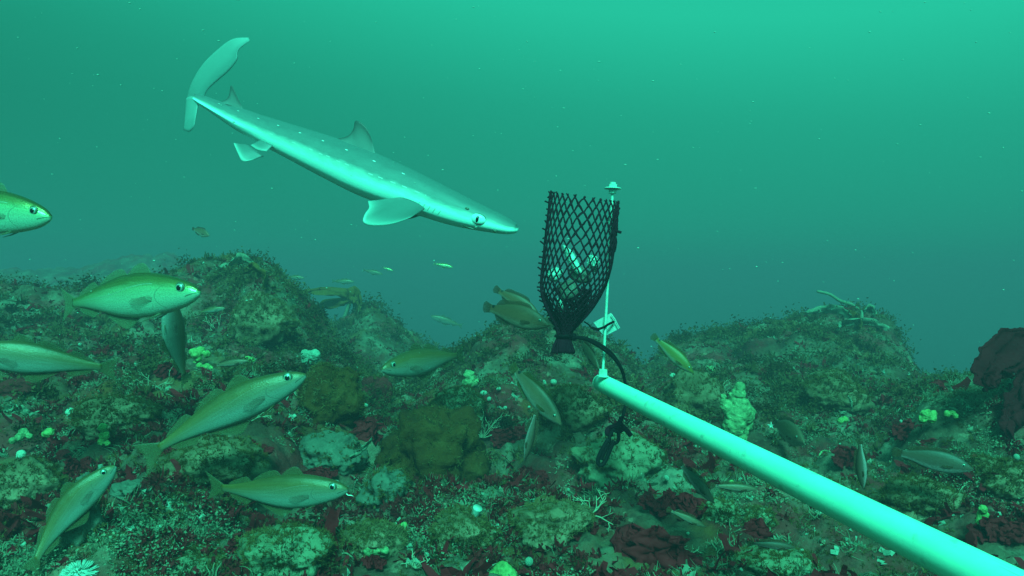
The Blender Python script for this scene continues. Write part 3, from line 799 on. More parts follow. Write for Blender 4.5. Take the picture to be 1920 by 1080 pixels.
def child_of(mb, name, mats, root, smooth=True):
    """part given in scene coordinates under a root that is only moved, not turned"""
    o = mb.build(name, mats, None, loc=Vector(root.location), smooth=smooth)
    o.parent = root; o.location = (0, 0, 0)
    return o

# ------------------------------------------------------------------ bait rig: pole, rod, bag, tag, cord, hook
M_POLE = mat_mottled("pale_pipe", [(.30, .72, .56), (.34, .78, .62)], scale=14, rough=.42, bump=.06, bscale=160, spec=.5, bdist=.002)
nn, ll = M_POLE.node_tree.nodes, M_POLE.node_tree.links
def pole_wear():
    b = nn["Principled BSDF"]; uv = nn.new("ShaderNodeUVMap"); uv.uv_map = "uv"; c = b.inputs["Base Color"].links[0].from_socket
    for (su, sv, lo, hi, amt, col) in ((70, 5, .62, .70, .5, (.16, .24, .22)), (9, 60, .66, .72, .5, (.12, .16, .16)), (160, 60, .66, .74, .35, (.20, .28, .26)), (14, 5, .45, .75, .45, (.28, .48, .42))):
        mp = nn.new("ShaderNodeMapping"); mp.inputs["Scale"].default_value = (su, sv, 1); ll.new(uv.outputs[0], mp.inputs[0])
        no = nn.new("ShaderNodeTexNoise"); no.inputs["Scale"].default_value = 1; no.inputs["Detail"].default_value = 4; ll.new(mp.outputs[0], no.inputs["Vector"])
        r = ramp(nn, [(lo, (0, 0, 0)), (hi, (1, 1, 1))]); ll.new(no.outputs[0], r.inputs[0])
        c = mixc(nn, ll, mth(nn, ll, 'MULTIPLY', r.outputs[0], amt), c, col)
    ll.new(c, b.inputs["Base Color"])
pole_wear()
A, B = P(1146, 727, 1.50), P(1725, 1019, .69)
ax = (B - A).normalized(); tipp = A - ax * .060; endp = A + ax * (B - A).length * 1.55
pole = empty("pole", tipp); tag(pole, "thick pale pipe reaching in from the bottom right corner to the bait rod", "pole")
m = MB(); pts = [tipp + ax * d_ for d_ in np.linspace(0, (endp - tipp).length, 40)]
rr = .0186; v, f, w = tube(pts, rr, 48); m.add(v, f, 0, w)
pipe = child_of(m, "pipe", M_POLE, pole)
m = MB(); caps = [tipp - ax * a for a in (.0, .004, .0075, .0095)]
v, f, w = tube(caps, [rr * .995, rr * .98, rr * .88, rr * .62], 48); m.add(v, f, 0, w); child_of(m, "end_cap", M_POLE, pole)
M_STEEL = mat_plain("stainless_steel", (.45, .70, .62), rough=.32, metal=.2)
rod_b, rod_t = P(1130, 706, 1.512), P(1149, 352, 1.512)
rod = empty("threaded_rod", rod_b); tag(rod, "thin upright steel rod bolted to the tip of the pole", "rod")
m = MB()
k = 90; pts = [rod_b.lerp(rod_t, i / (k - 1)) for i in range(k)]
v, f, w = tube(pts, [.0028 + (.0003 if i % 2 else 0) for i in range(k)], 12); m.add(v, f, 0, w); child_of(m, "shaft", M_STEEL, rod)
rax = (rod_t - rod_b).normalized()
def nut(at, r, h, name, seg=6, mat=M_STEEL):
    m = MB(); v, f, w = tube([at, at + rax * h], r, seg); m.add(v, f, 0, w); return child_of(m, name, mat, rod, smooth=False)
def disc(at, r, h, name):
    m = MB(); v, f, w = tube([at, at + rax * h * .25, at + rax * h * .75, at + rax * h], [r * .93, r, r, r * .93], 32); m.add(v, f, 0, w); return child_of(m, name, M_STEEL, rod, smooth=False)
Hh = (rod_t - rod_b).length
nut(rod_t - rax * .012, .0085, .009, "nut"); disc(rod_t - rax * .003, .0175, .003, "washer"); nut(rod_t + rax * .0005, .0088, .0065, "nut")
nut(rod_t + rax * .0072, .0062, .004, "nut", 12)
disc(rod_b - rax * .0005, .0125, .0025, "washer"); nut(rod_b + rax * .0022, .0098, .0085, "nut"); nut(rod_b + rax * .011, .0092, .004, "nut")

# bag profile in the photograph: height, left edge, right edge, half depth (m)
BAG = np.array([(372, 1031, 1160, .018), (410, 1027, 1157, .030), (450, 1022, 1153, .040), (490, 1018, 1148, .045), (525, 1014, 1139, .045),
                (555, 1015, 1126, .040), (582, 1025, 1109, .030), (604, 1037, 1090, .020), (620, 1043, 1075, .013), (630, 1045, 1071, .011)], float)
BY = 1.50
def bag_pt(t, a, jit=0.0):
    b = catmull(BAG, 200); q = b[min(int(t * 199), 199)]
    cx, hw_ = (q[1] + q[2]) / 2, (q[2] - q[1]) / 2
    c, s = math.cos(a), math.sin(a)
    px = cx + hw_ * math.copysign(abs(c) ** .85, c)
    py = q[0] + (px - 1095) / 65 * 10 * (1 - t) ** 2
    # small sags and folds in the netting
    y = BY - s * q[3] * (1 + .18 * math.sin(3 * a + 5 * t)) - .006 * math.sin(7 * a + 9 * t) * min(1, t * 3)
    return P(px + jit, py, y)
M_NET = mat_mottled("black_net", [(.022, .003, .008), (.045, .005, .013)], scale=40, spec=.05, rough=.9, bump=.3, bscale=400, bdist=.002)
bag = empty("bait_bag", bag_pt(.95, math.pi / 2)); tag(bag, "black diamond-mesh bait bag hung on the rod, gathered at its lower end", "bag")
m = MB(); NS = 30
bcat = catmull(BAG, 200)
for dr in (-1, 1):
    for q in range(NS):
        a0 = 2 * math.pi * q / NS + .1
        pts = []
        for i in range(84):
            t_ = i / 83 * .985
            wig = .045 * math.sin(t_ * 63 + q)
            pts.append(bag_pt(t_, a0 + dr * (2.75 * t_) + wig * .3, random.uniform(-.15, .15)))
        v, f, w = tube(pts, .0016, 5); m.add(v, f, 0, w)
        # frayed ends at the cut rim
        a = a0; p0 = bag_pt(0, a); v, f, w = tube([p0, p0 + Vector((random.uniform(-.004, .004), 0, random.uniform(.002, .006)))], .0014, 5); m.add(v, f, 0, w)
for q in range(80):         # netting bunched inside the lower third
    a0 = random.uniform(0, 2 * math.pi); dr = random.choice((-1, 1)); t0 = random.uniform(.48, .80); k_ = random.uniform(.55, .92)
    pts = []
    for i in range(30):
        t_ = t0 + (.97 - t0) * i / 29; pp = bag_pt(t_, a0 + dr * 2.2 * (t_ - t0) + .2 * math.sin(i * .7 + q)); cc = bag_pt(t_, math.pi / 2); cc.y = BY
        mid_ = (bag_pt(t_, 0) + bag_pt(t_, math.pi)) / 2; pts.append(mid_.lerp(pp, k_))
    v, f, w = tube(pts, .0019, 5); m.add(v, f, 0, w)
for q in range(26):         # cut ends standing out along the left seam
    t_ = q / 26 * .9 + .02; p0 = bag_pt(t_, math.pi + random.uniform(-.1, .1))
    v, f, w = tube([p0, p0 + Vector((-random.uniform(.003, .009), random.uniform(-.004, .004), random.uniform(-.004, .007)))], .0018, 5); m.add(v, f, 0, w)
child_of(m, "netting", M_NET, bag)
m = MB()                      # bunched netting where the bag is laced to the rod
for q in range(12):
    a = random.uniform(-.5, .4); pts = []
    for i in range(9):
        t_ = i / 8; pts.append(P(1156 - 8 * t_ + random.uniform(-5, 6), 392 + 78 * t_ + random.uniform(-4, 4), 1.497 + random.uniform(-.008, .008)))
    v, f, w = tube(catmull(pts, 20), random.uniform(.0016, .0026), 5); m.add(v, f, 0, w)
v, f, w = tube(Q([(1152, 432, 1.49), (1158, 434, 1.49), (1165, 436, 1.49)]), .003, 6); m.add(v, f, 0, w)
child_of(m, "lacing", M_NET, bag)
m = MB()                      # gathered end below the tie, flaring out
for q in range(44):
    a = 2 * math.pi * q / 44; c, s = math.cos(a), math.sin(a); j = random.uniform(.75, 1.08)
    pts = [P(1058 + 13 * c, 622, BY - .010 * s), P(1057 + 12.5 * c, 634, BY - .010 * s), P(1056 + 18 * c * j, 648, BY - .014 * s), P(1056 + 21.5 * c * j + random.uniform(-1, 1), 660 + 4 * random.random(), BY - .018 * s)]
    v, f, w = tube(catmull(pts, 14), .0022, 5); m.add(v, f, 0, w)
v, f, w = tube(Q([(1058, 605, BY), (1057, 634, BY), (1056, 658, BY)]), [.010, .0115, .017], 14); m.add(v, f, 0, w)
child_of(m, "gathered_end", M_NET, bag)
m = MB(); pts = [P(1058 + 15.5 * math.cos(a), 630, BY - .0145 * math.sin(a)) for a in np.linspace(0, 2 * math.pi, 33)]
M_RUBBER = mat_plain("black_rubber", (.010, .004, .006), rough=.7, spec=.06)
v, f, w = tube(pts, .0036, 8); m.add(v, f, 0, w); v, f, w = sphere(P(1076, 632, BY - .006), (.0065, .006, .008)); m.add(v, f, 0, w)
child_of(m, "neck_tie", M_RUBBER, bag)

M_BAIT = mat_mottled("fish_flesh", [(.36, .55, .47), (.56, .82, .74)], scale=45, rough=.45, bump=.5, bscale=120, bdist=.006)
M_BAIT_D = mat_mottled("dull_flesh", [(.10, .06, .05), (.24, .22, .19)], scale=45, rough=.6, bump=.5, bscale=120, bdist=.006)
def lump(name, c, radii, ang, mat, label, cat, group, seed, amp=.25):
    m = MB(); v, f, w = sphere((0, 0, 0), 1, 28, 18)
    ca, sa = math.cos(ang), math.sin(ang); out = []
    for p in v:
        k = 1 + amp * float(fbm(np.array(p[0] * 1.4 + seed * 7.3), np.array(p[1] * 1.4 + p[2] * 2.1 + seed), 3, seed))
        x, y, z = p[0] * radii[0] * k, p[1] * radii[1] * k, p[2] * radii[2] * k
        out.append((x * ca - z * sa, y, x * sa + z * ca))
    m.add(out, f, 0, w); o = m.build(name, mat); o.location = c
    return tag(o, label, cat, group)
BG = "bait pieces inside the bag"
lump("bait_chunk", P(1073, 488, BY), (.034, .011, .009), -1.05, M_BAIT, "long slanting strip of white bait in the middle of the bag", "bait", BG, 1)
lump("bait_chunk", P(1112, 493, BY - .005), (.013, .012, .016), .4, M_BAIT, "rounded white bait chunk high on the right inside the bag", "bait", BG, 2)
lump("bait_chunk", P(1040, 515, BY), (.017, .012, .013), .7, M_BAIT, "white bait chunk against the left side of the bag", "bait", BG, 3)
lump("bait_chunk", P(1050, 573, BY - .01), (.008, .009, .015), .1, M_BAIT, "small white bait chunk lowest in the bag", "bait", BG, 4)
lump("bait_chunk", P(1088, 515, BY + .015), (.026, .012, .016), -.4, M_BAIT_D, "dull fishy bait piece behind the white strip in the bag", "bait", BG, 5)
lump("bait_chunk", P(1066, 545, BY + .012), (.022, .014, .022), .9, M_BAIT_D, "dark bait piece packed near the bottom of the bag", "bait", BG, 6)
lump("bait_chunk", P(1143, 413, BY - .008), (.005, .004, .009), .1, M_BAIT, "scrap of white bait caught at the bag's top beside the rod", "bait", BG, 7)

# white tag
M_TAG = mat_plain("white_plastic", (.40, .50, .47), rough=.4)
tagr = empty("tag", P(1138, 609, 1.53)); tag(tagr, "white plastic tag tied slantwise to the rod beside the bag's gathered end", "tag")
c1, c2, c3, c4 = Q([(1113, 605, 1.525), (1146, 587, 1.53), (1163, 615, 1.535), (1133, 631, 1.53)])
nrm = (c2 - c1).cross(c4 - c1).normalized() * .0022
m = MB(); m.add([c1, c2, c3, c4, c1 + nrm, c2 + nrm, c3 + nrm, c4 + nrm], [(0, 1, 2, 3), (7, 6, 5, 4), (0, 4, 5, 1), (1, 5, 6, 2), (2, 6, 7, 3), (3, 7, 4, 0)])
child_of(m, "plate", M_TAG, tagr, smooth=False)
m = MB(); v, f, w = tube(catmull(Q([(1146, 589, 1.524), (1153, 599, 1.524), (1158, 609, 1.526), (1162, 616, 1.527)]), 10), .0014, 8); m.add(v, f, 0, w); child_of(m, "rolled_edge", M_TAG, tagr)
m = MB(); v, f, w = tube(catmull(Q([(1110, 614, 1.518), (1120, 617, 1.506), (1131, 614, 1.503), (1141, 608, 1.512), (1151, 603, 1.525)]), 20), [.0025] * 20, 8); m.add(v, f, 0, w)
v, f, w = tube(catmull(Q([(1095, 603, 1.51), (1104, 609, 1.508), (1112, 617, 1.505), (1124, 620, 1.505)]), 14), .0016, 6); m.add(v, f, 0, w)
child_of(m, "tie", M_RUBBER, tagr)

# elastic cord and hook
cord = empty("elastic_cord", P(1172, 745, 1.56)); tag(cord, "doubled black elastic cord arching from the bag behind the pole to a knot", "cord")
for off in (0, 1):
    m = MB(); e = 4.5 * off
    v, f, w = tube(catmull(Q([(1078, 632, 1.49), (1100, 635 + e * .4, 1.485), (1125, 646 + e, 1.49), (1146, 662 + e, 1.50), (1160, 681 + e * .6, 1.52), (1169, 702 + e * .3, 1.545), (1174, 735, 1.565), (1171, 768, 1.535), (1164, 790, 1.49)]), 50), .0034, 8)
    m.add(v, f, 0, w); child_of(m, "strand", M_RUBBER, cord)
m = MB()
for L, r in ((((1165, 784), (1160, 795), (1150, 800), (1142, 803), (1138, 812), (1146, 815)), .0052), (((1150, 797), (1158, 803), (1168, 801), (1176, 808), (1182, 816)), .0052), (((1143, 810), (1152, 803), (1163, 796), (1168, 803), (1160, 810)), .0050)):
    v, f, w = tube(catmull([P(a, b, 1.485 + random.uniform(-.006, .006)) for a, b in L], 24), r, 10); m.add(v, f, 0, w)
child_of(m, "knot", M_NET, cord)
M_HOOK = mat_plain("dark_metal", (.010, .005, .007), rough=.6, spec=.10)
hook = empty("snap_hook", P(1140, 845, 1.475)); tag(hook, "dark snap hook dangling from the cord's knot under the pole", "hook")
m = MB(); v, f, w = tube(catmull(Q([(1149, 806, 1.475), (1159, 812, 1.48), (1158, 828, 1.485), (1146, 832, 1.48), (1143, 820, 1.475), (1149, 807, 1.475)]), 30), .0034, 8); m.add(v, f, 0, w); child_of(m, "ring", M_HOOK, hook)
m = MB(); v, f, w = tube(catmull(Q([(1151, 826, 1.475), (1145, 840, 1.475), (1136, 862, 1.475), (1128, 872, 1.475), (1121, 867, 1.475), (1124, 853, 1.475), (1132, 838, 1.475), (1141, 823, 1.475)]), 40), .0044, 10); m.add(v, f, 0, w); child_of(m, "hook_body", M_HOOK, hook)
m = MB(); v, f, w = tube(catmull(Q([(1140, 832, 1.467), (1133, 848, 1.467), (1127, 862, 1.467)]), 14), .0040, 8); m.add(v, f, 0, w); child_of(m, "gate", M_RUBBER, hook)

# ------------------------------------------------------------------ boulders
from mathutils import noise as mn
def ico(sub):
    bm = bmesh.new(); bmesh.ops.create_icosphere(bm, subdivisions=sub, radius=1)
    V = np.array([v.co[:] for v in bm.verts]); Fc = [tuple(v.index for v in f.verts) for f in bm.faces]; bm.free(); return V, Fc
ICO5, ICO4, ICO3 = ico(5), ico(4), ico(3)

M_ROCK = mat_mottled("crusted_rock", W([(.04, .035, .025), (.10, .10, .07), (.17, .18, .14), (.28, .28, .23)]), scale=9, rough=.9, bump=.7, bscale=70, spec=.1)
M_ROCK_O = mat_mottled("olive_turf_rock", W([(.03, .011, .006), (.055, .028, .009), (.07, .042, .013), (.10, .08, .035)]), scale=10, rough=.9, bump=.8, bscale=70, spec=.1)
M_ROCK_P = mat_mottled("pale_crust_rock", W([(.07, .06, .04), (.13, .125, .085), (.18, .19, .14), (.14, .145, .10)], 1.0, .86, .76), scale=11, rough=.9, bump=.7, bscale=70, spec=.1)
M_ROCK_G = mat_mottled("bare_grey_rock", W([(.06, .062, .056), (.10, .10, .09), (.14, .145, .13)], 1.0, .86, .76), scale=9, rough=.85, bump=.6, bscale=80, spec=.1)
M_ROCK_R = mat_mottled("red_crust_rock", [(.06, .008, .009), (.18, .012, .014), (.11, .010, .011)], scale=9, rough=.85, bump=.6, bscale=80, spec=.1)
EXCL = []                        # (x, y, radius): ground kept clear of turf
SURF = []                        # points of boulders where turf can grow: (points, normals)
def boulder(px, py, w, h, mat, label, seed, depth=None, rough=.34, sink=.0, name="boulder", turf=1.0, flat=1.0, group=None):
    g = ground(px, min(py + h * .30, 1078), False); Y = g.y if depth is None else depth
    c = P(px, py, Y); rx, rz = w / 2 / F * Y, h / 2 / F * Y; ry = (rx * .6 + rz * .5) * flat
    V, Fc = ICO5
    pr_ = random.Random(seed * 77); planes = []
    for _ in range(5):
        q = Vector((pr_.gauss(0, 1), pr_.gauss(-.4, .8), pr_.gauss(.2, .9))).normalized(); planes.append((q, pr_.uniform(.74, .95)))
    off = Vector((seed * 3.1, seed * 1.7, seed * .9)); out = np.empty_like(V)
    for i, p in enumerate(V):
        q = Vector(p)
        k = 1 + rough * mn.fractal(q * 1.1 + off, .9, 2.1, 3) + .10 * mn.fractal(q * 4 + off, .8, 2.1, 4) + .03 * mn.noise(q * 16 + off)
        for pn, pd in planes:                    # broken faces
            e = q.dot(pn) - pd
            if e > 0: q = q - pn * e * .85
        out[i] = (q.x * rx * k, q.y * ry * k, q.z * rz * k)
    m = MB(); m.add(out, Fc); o = m.build(name, mat); o.location = c + Vector((0, ry * .35, 0))
    tag(o, label, "rock", group)
    if turf < .3: EXCL.append((o.location.x, o.location.y, max(rx, ry) * .9))
    if turf > 0:
        N = V / np.array([rx, ry, rz]); N /= np.linalg.norm(N, axis=1)[:, None]
        sel = RNG.random(len(V)) < turf * .5
        sel &= (N[:, 2] > -.25)
        SURF.append((out[sel] + np.array(o.location), N[sel]))
    return o
boulder(802, 856, 196, 180, M_ROCK_O, "largest olive-brown boulder, standing in the middle of the rubble", 1, turf=.5, rough=.42)
boulder(614, 752, 108, 130, M_ROCK_O, "dark olive rounded boulder in front of the largest olive fish's nose", 2, turf=.5)
boulder(702, 738, 56, 66, M_ROCK_R, "small dark red-crusted rock between the two olive boulders", 3, turf=.15)
boulder(622, 858, 130, 84, M_ROCK_G, "bare grey rock left of the largest boulder", 4, turf=.15)
boulder(718, 930, 96, 96, M_ROCK_G, "squarish grey rock under the largest boulder", 5, turf=.25)
boulder(530, 1052, 175, 110, M_ROCK_P, "pale mossy dome of rock at the bottom edge, right of its twin", 6, turf=.8)
boulder(342, 1082, 165, 80, M_ROCK_P, "pale mossy dome of rock cut by the bottom edge, left of its twin", 7, turf=.8)
boulder(146, 985, 80, 150, M_ROCK_G, "tall grey slab behind the yellow-tailed fish", 8, turf=.12, flat=.5)
boulder(234, 926, 70, 44, M_ROCK_G, "flat pale grey stone with a dark edge beside the yellow-tailed fish", 9, turf=0, rough=.45, name="stone")
boulder(38, 930, 150, 130, M_ROCK, "grey-green boulder at the left edge under the white soft coral", 10, turf=.6)
boulder(385, 880, 190, 100, M_ROCK, "broad mossy boulder under the largest olive fish's tail", 11, turf=.8)
boulder(1165, 872, 170, 100, M_ROCK_P, "pale furry boulder behind the snap hook", 12, turf=.5)
boulder(1040, 990, 150, 80, M_ROCK, "mottled rock left of the largest dark red weed", 13, turf=.7)
boulder(700, 1020, 110, 70, M_ROCK, "rubbly grey rock right of the pale domes", 14, turf=.6)
boulder(870, 1010, 120, 90, M_ROCK, "reddish-grey rock beside the pale tube", 15, turf=.6)
boulder(1352, 972, 66, 52, M_ROCK_P, "whitish lump of rock right of the largest dark red weed", 16, turf=.3)
boulder(1428, 980, 66, 44, M_ROCK_P, "whitish lump of rock closer to the pole", 17, turf=.3)
boulder(1075, 775, 120, 90, M_ROCK, "rock under the diving pale wrasse", 18, turf=.8)
boulder(1310, 760, 130, 110, M_ROCK, "furry rock behind the pole beside the tall soft coral", 19, turf=.8)
boulder(1580, 745, 120, 80, M_ROCK, "dark rock on the flank of the right mound", 20, turf=.9)
boulder(1740, 950, 160, 90, M_ROCK, "rock under the largest wrasse", 21, turf=.9)
boulder(1890, 905, 100, 80, M_ROCK, "rock at the foot of the big dark kelp", 22, turf=.9)
boulder(210, 790, 150, 80, M_ROCK, "rock crusted with pale growths at the left", 23, turf=.9)
boulder(480, 610, 120, 110, M_ROCK, "weedy rock on the left mound's right shoulder", 24, turf=.9)
boulder(1460, 1075, 170, 70, M_ROCK_P, "mossy rock at the bottom edge under the pole", 25, turf=.7)
boulder(25, 735, 100, 40, M_ROCK_R, "dark red-crusted ledge under the dim fish at the left edge", 26, turf=.05)
boulder(860, 770, 90, 80, M_ROCK_P, "pale tufted rock on the right shoulder of the largest boulder", 27, turf=1.0)

# ------------------------------------------------------------------ weeds
M_RED = mat_blade("dark_red_weed", [(.12, .003, .006), (.27, .008, .015), (.19, .005, .011)], scale=9, trans=.25)
M_KELP = mat_blade("maroon_kelp", [(.05, .002, .005), (.11, .004, .009), (.07, .003, .006)], scale=6, trans=.15, rough=.9)
M_BROWN = mat_blade("brown_kelp", W([(.09, .07, .02), (.17, .14, .045), (.12, .10, .03)]), scale=14, trans=.3)
M_PALEWEED = mat_blade("bleached_weed", [(.16, .16, .11), (.27, .27, .20), (.20, .21, .15)], scale=30, trans=.35)

def ruffle(amp, freq, seed):
    def f(G):
        r, c = G.shape[:2]; out = G.copy()
        ii = np.linspace(0, 1, r)[:, None]; jj = np.linspace(0, 1, c)[None, :]
        a = fbm(ii * freq + seed * 5.3, jj * freq + seed, 3, seed) * np.clip(ii * 1.6, 0, 1)
        b = fbm(ii * freq * 1.7 + seed, jj * freq + seed * 3.3, 2, seed + 3) * np.clip(ii * 1.6, 0, 1)
        out[:, :, 1] += amp * a; out[:, :, 2] += amp * .6 * b; out[:, :, 0] += amp * .6 * vnoise(ii * freq * 2 + 3, jj * freq * 2 + seed, seed)
        return out
    return f

def frond(m, base, dirv, length, width, seed, droop=.3, lobes=3, mi=0):
    """one broad ruffled blade growing from base"""
    dirv = Vector(dirv).normalized(); side = dirv.cross(Vector((0, -.5, 1))).normalized()
    rnd = random.Random(seed); L, R = [], []
    for i in range(9):
        t_ = i / 8; c = Vector(base) + dirv * length * t_ + Vector((0, 0, -droop * length * t_ * t_))
        wd = width * (math.sin(math.pi * min(t_ * .88 + .08, 1)) ** .7) * (1 + .28 * math.sin(t_ * lobes * 6.28 + seed))
        L.append(c - side * wd * rnd.uniform(.38, .62)); R.append(c + side * wd * rnd.uniform(.38, .62))
    v, f, w = sheet(L, R, 12, 30, .0022, ruffle(width * .30, 3.0, seed)); m.add(v, f, mi, w)

def red_weed(px, py, w, h, label, seed, n=6, name="red_seaweed", mat=None, lift=.5, group="dark red seaweeds on the reef"):
    g = ground(px, min(py + h * .35, 1078), False); s = g.y / F; base = P(px, min(py + h * .4, 1085), g.y - .02)
    EXCL.append((base.x, base.y, max(w, h) * .68 * s)); o = empty(name, base); tag(o, label, "seaweed", group); rnd = random.Random(seed)
    for i in range(n):
        a = math.pi * (.12 + .76 * (i + .5) / n) + rnd.uniform(-.12, .12)
        ln = 1 / math.sqrt((math.cos(a) / (w * .55)) ** 2 + (math.sin(a) / (h * .9)) ** 2) * s * rnd.uniform(.8, 1.08)
        dv = Vector((math.cos(a), rnd.uniform(-.55, .25), math.sin(a) * 1.0))
        m = MB(); frond(m, base + Vector((math.cos(a) * w * s * .08, rnd.uniform(-.01, .02), 0)), dv, ln, ln * rnd.uniform(.6, .9), seed * 31 + i, droop=.18)
        child_of(m, "frond", mat or M_RED, o)
    return o
red_weed(1216, 1022, 160, 130, "largest dark red seaweed, broad and leafy, near the bottom centre", 1, 6)
red_weed(1258, 940, 150, 56, "dark red seaweed draped on the ledge just above the largest one", 2, 7)
red_weed(1000, 884, 56, 80, "pointed dark red seaweed below the thin vertical fish", 3, 4)
red_weed(955, 812, 60, 70, "dark red seaweed behind the thin vertical fish", 4, 5)
red_weed(1092, 985, 56, 56, "bright wine-red seaweed left of the largest one", 5, 4)
red_weed(598, 888, 90, 36, "dark red seaweed under a grey rock, behind the barbelled fish's head", 6, 5)
red_weed(462, 838, 130, 50, "wine-red seaweed in the hollow under the largest olive fish", 7, 6)
red_weed(318, 690, 70, 50, "dull red seaweed left of the pale coral cluster", 8, 5)
red_weed(1583, 852, 56, 60, "dark red seaweed beside the white ring", 9, 4)
red_weed(696, 800, 40, 70, "narrow dark red seaweed between the olive boulders", 10, 4)
red_weed(700, 1052, 44, 36, "black-red seaweed tuft at the bottom edge right of a pale dome", 11, 4)
red_weed(445, 1018, 50, 40, "dark red seaweed between the two pale domes", 12, 4)
red_weed(330, 850, 80, 40, "low red seaweed under the largest olive fish's tail", 13, 5)
red_weed(150, 870, 60, 50, "red seaweed behind the back of the yellow-tailed fish", 14, 4)
red_weed(1420, 1000, 36, 60, "thin red seaweed between pale lumps under the pole", 15, 3)
red_weed(1870, 985, 110, 70, "reddish seaweed at the right edge above the pole", 16, 6)
red_weed(1700, 800, 60, 60, "reddish seaweed at the left foot of the right mound", 17, 5)
red_weed(1040, 1070, 60, 36, "dark seaweed cut by the bottom edge right of the yellow sponge", 18, 5)

# big maroon kelp at the right edge
kb = P(1890, 840, 1.62); kelp = empty("kelp", kb); tag(kelp, "big dark maroon kelp with a folded blade standing at the right edge", "kelp")
m = MB(); v, f, w = sheet(jag([(1915, 612, 1.64), (1880, 618, 1.62), (1850, 638, 1.60), (1832, 668, 1.58), (1823, 698, 1.57), (1832, 716, 1.56), (1850, 730, 1.56)]),
                          jag([(1990, 640, 1.66), (1950, 660, 1.64), (1918, 678, 1.60), (1898, 690, 1.58), (1884, 704, 1.56), (1872, 718, 1.56), (1860, 732, 1.56)], seed=4), 18, 60, .0018, ruffle(.032, 2.6, 5)); m.add(v, f, 0, w)
child_of(m, "frond", M_KELP, kelp)
m = MB(); v, f, w = sheet(jag([(1925, 668, 1.64), (1908, 700, 1.62), (1892, 735, 1.60), (1876, 768, 1.58), (1882, 805, 1.56), (1890, 845, 1.55)]),
                          jag([(1965, 680, 1.64), (1940, 715, 1.62), (1924, 750, 1.60), (1912, 780, 1.58), (1905, 812, 1.56), (1897, 845, 1.55)], seed=5), 14, 60, .0018, ruffle(.035, 3, 8)); m.add(v, f, 0, w)
child_of(m, "frond", M_KELP, kelp)
m = MB(); v, f, w = sheet(jag([(1912, 640, 1.69), (1950, 620, 1.70), (1990, 640, 1.70), (2020, 690, 1.70)]), jag([(1915, 676, 1.69), (1945, 682, 1.70), (1975, 692, 1.70), (2000, 705, 1.70)], seed=6), 14, 60, .0018, ruffle(.03, 2.3, 3)); m.add(v, f, 0, w)
child_of(m, "frond", M_KELP, kelp)
m = MB(); v, f, w = tube(catmull(Q([(1893, 850, 1.64), (1896, 810, 1.64), (1905, 770, 1.65), (1925, 720, 1.67)]), 20), np.linspace(.006, .004, 20), 8); m.add(v, f, 0, w)
child_of(m, "stipe", M_KELP, kelp)

# hazy kelp behind the left mound
kb = P(655, 606, 5.372); k2 = empty("kelp", kb); tag(k2, "hazy brown kelp leaning left on the far ridge", "kelp")
for A_, B_, sd in (([(662, 542, 5.372), (640, 540, 5.340), (612, 538, 5.309), (585, 541, 5.277), (562, 545, 5.246)], [(660, 560, 5.372), (640, 556, 5.309), (612, 553, 5.261), (585, 549, 5.230), (562, 547, 5.246)], 1),
                   ([(662, 550, 5.404), (640, 558, 5.404), (612, 562, 5.404), (590, 572, 5.404), (570, 588, 5.404)], [(658, 566, 5.372), (640, 572, 5.340), (618, 578, 5.340), (596, 584, 5.356), (570, 590, 5.388)], 2),
                   ([(652, 545, 5.293), (662, 536, 5.277), (674, 544, 5.277), (679, 570, 5.261)], [(655, 570, 5.293), (662, 574, 5.293), (668, 582, 5.277), (676, 588, 5.261)], 3)):
    m = MB(); v, f, w = sheet(Q(A_), Q(B_), 8, 28, .006, ruffle(.047, 2.5, sd)); m.add(v, f, 0, w); child_of(m, "frond", M_BROWN, k2)
m = MB(); v, f, w = tube(catmull(Q([(640, 612, 5.404), (648, 590, 5.388), (658, 560, 5.372)]), 14), .015, 8); m.add(v, f, 0, w); child_of(m, "stipe", M_PALEWEED, k2)

def strap(L, width, mat, label, name="weed_strap", cat="seaweed", group=None, seed=1, sides=None):
    """a loose strap of weed lying along a line of picture points"""
    L = [(a, b, min(c, ground(a, b + 10, False).y - .10)) for a, b, c in L]
    p = catmull(Q(L), 14); w_ = np.array([width * math.sin(math.pi * (.08 + .86 * i / 13)) ** .6 for i in range(14)])
    dz = np.array(sides or (0.1, -.5, .85)); dz = dz / np.linalg.norm(dz)
    m = MB(); v, f, w = sheet(p - dz * w_[:, None], p + dz * w_[:, None], 5, 32, .0025, ruffle(width * .9, 3.2, seed)); m.add(v, f, 0, w)
    o = m.build(name, mat, loc=Vector(p[0])); return tag(o, label, cat, group)
SG = "bleached weed straps on the mound tops"
strap([(1512, 588, 4.488), (1545, 580, 4.488), (1575, 582, 4.461), (1598, 596, 4.447)], 0.0299, M_PALEWEED, "pale ruffled weed strap along the right mound's crest", group=SG, seed=1)
strap([(1572, 618, 4.352), (1574, 608, 4.352), (1600, 604, 4.338), (1640, 606, 4.325), (1664, 618, 4.352)], 0.0272, M_PALEWEED, "pale weed strap curling under the right mound's crest", group=SG, seed=2)
strap([(1610, 608, 4.379), (1618, 586, 4.406), (1632, 580, 4.420), (1640, 592, 4.406)], 0.0326, M_PALEWEED, "short upright pale weed at the right mound's summit", group=SG, seed=3)
strap([(1590, 585, 4.488), (1602, 592, 4.461), (1612, 604, 4.447), (1612, 618, 4.434)], 0.0272, M_BROWN, "brownish weed drooping at the right mound's summit", group=SG, seed=4)
strap([(408, 508, 3.540), (430, 496, 3.540), (458, 486, 3.528), (492, 510, 3.540)], 0.0240, M_PALEWEED, "pale weed blade lying over the left mound's top", group=SG, seed=5)
strap([(455, 510, 3.480), (475, 502, 3.480), (496, 518, 3.504), (494, 540, 3.504)], 0.0264, M_BROWN, "brownish weed blade hanging beside the pale one on the left mound", group=SG, seed=6)
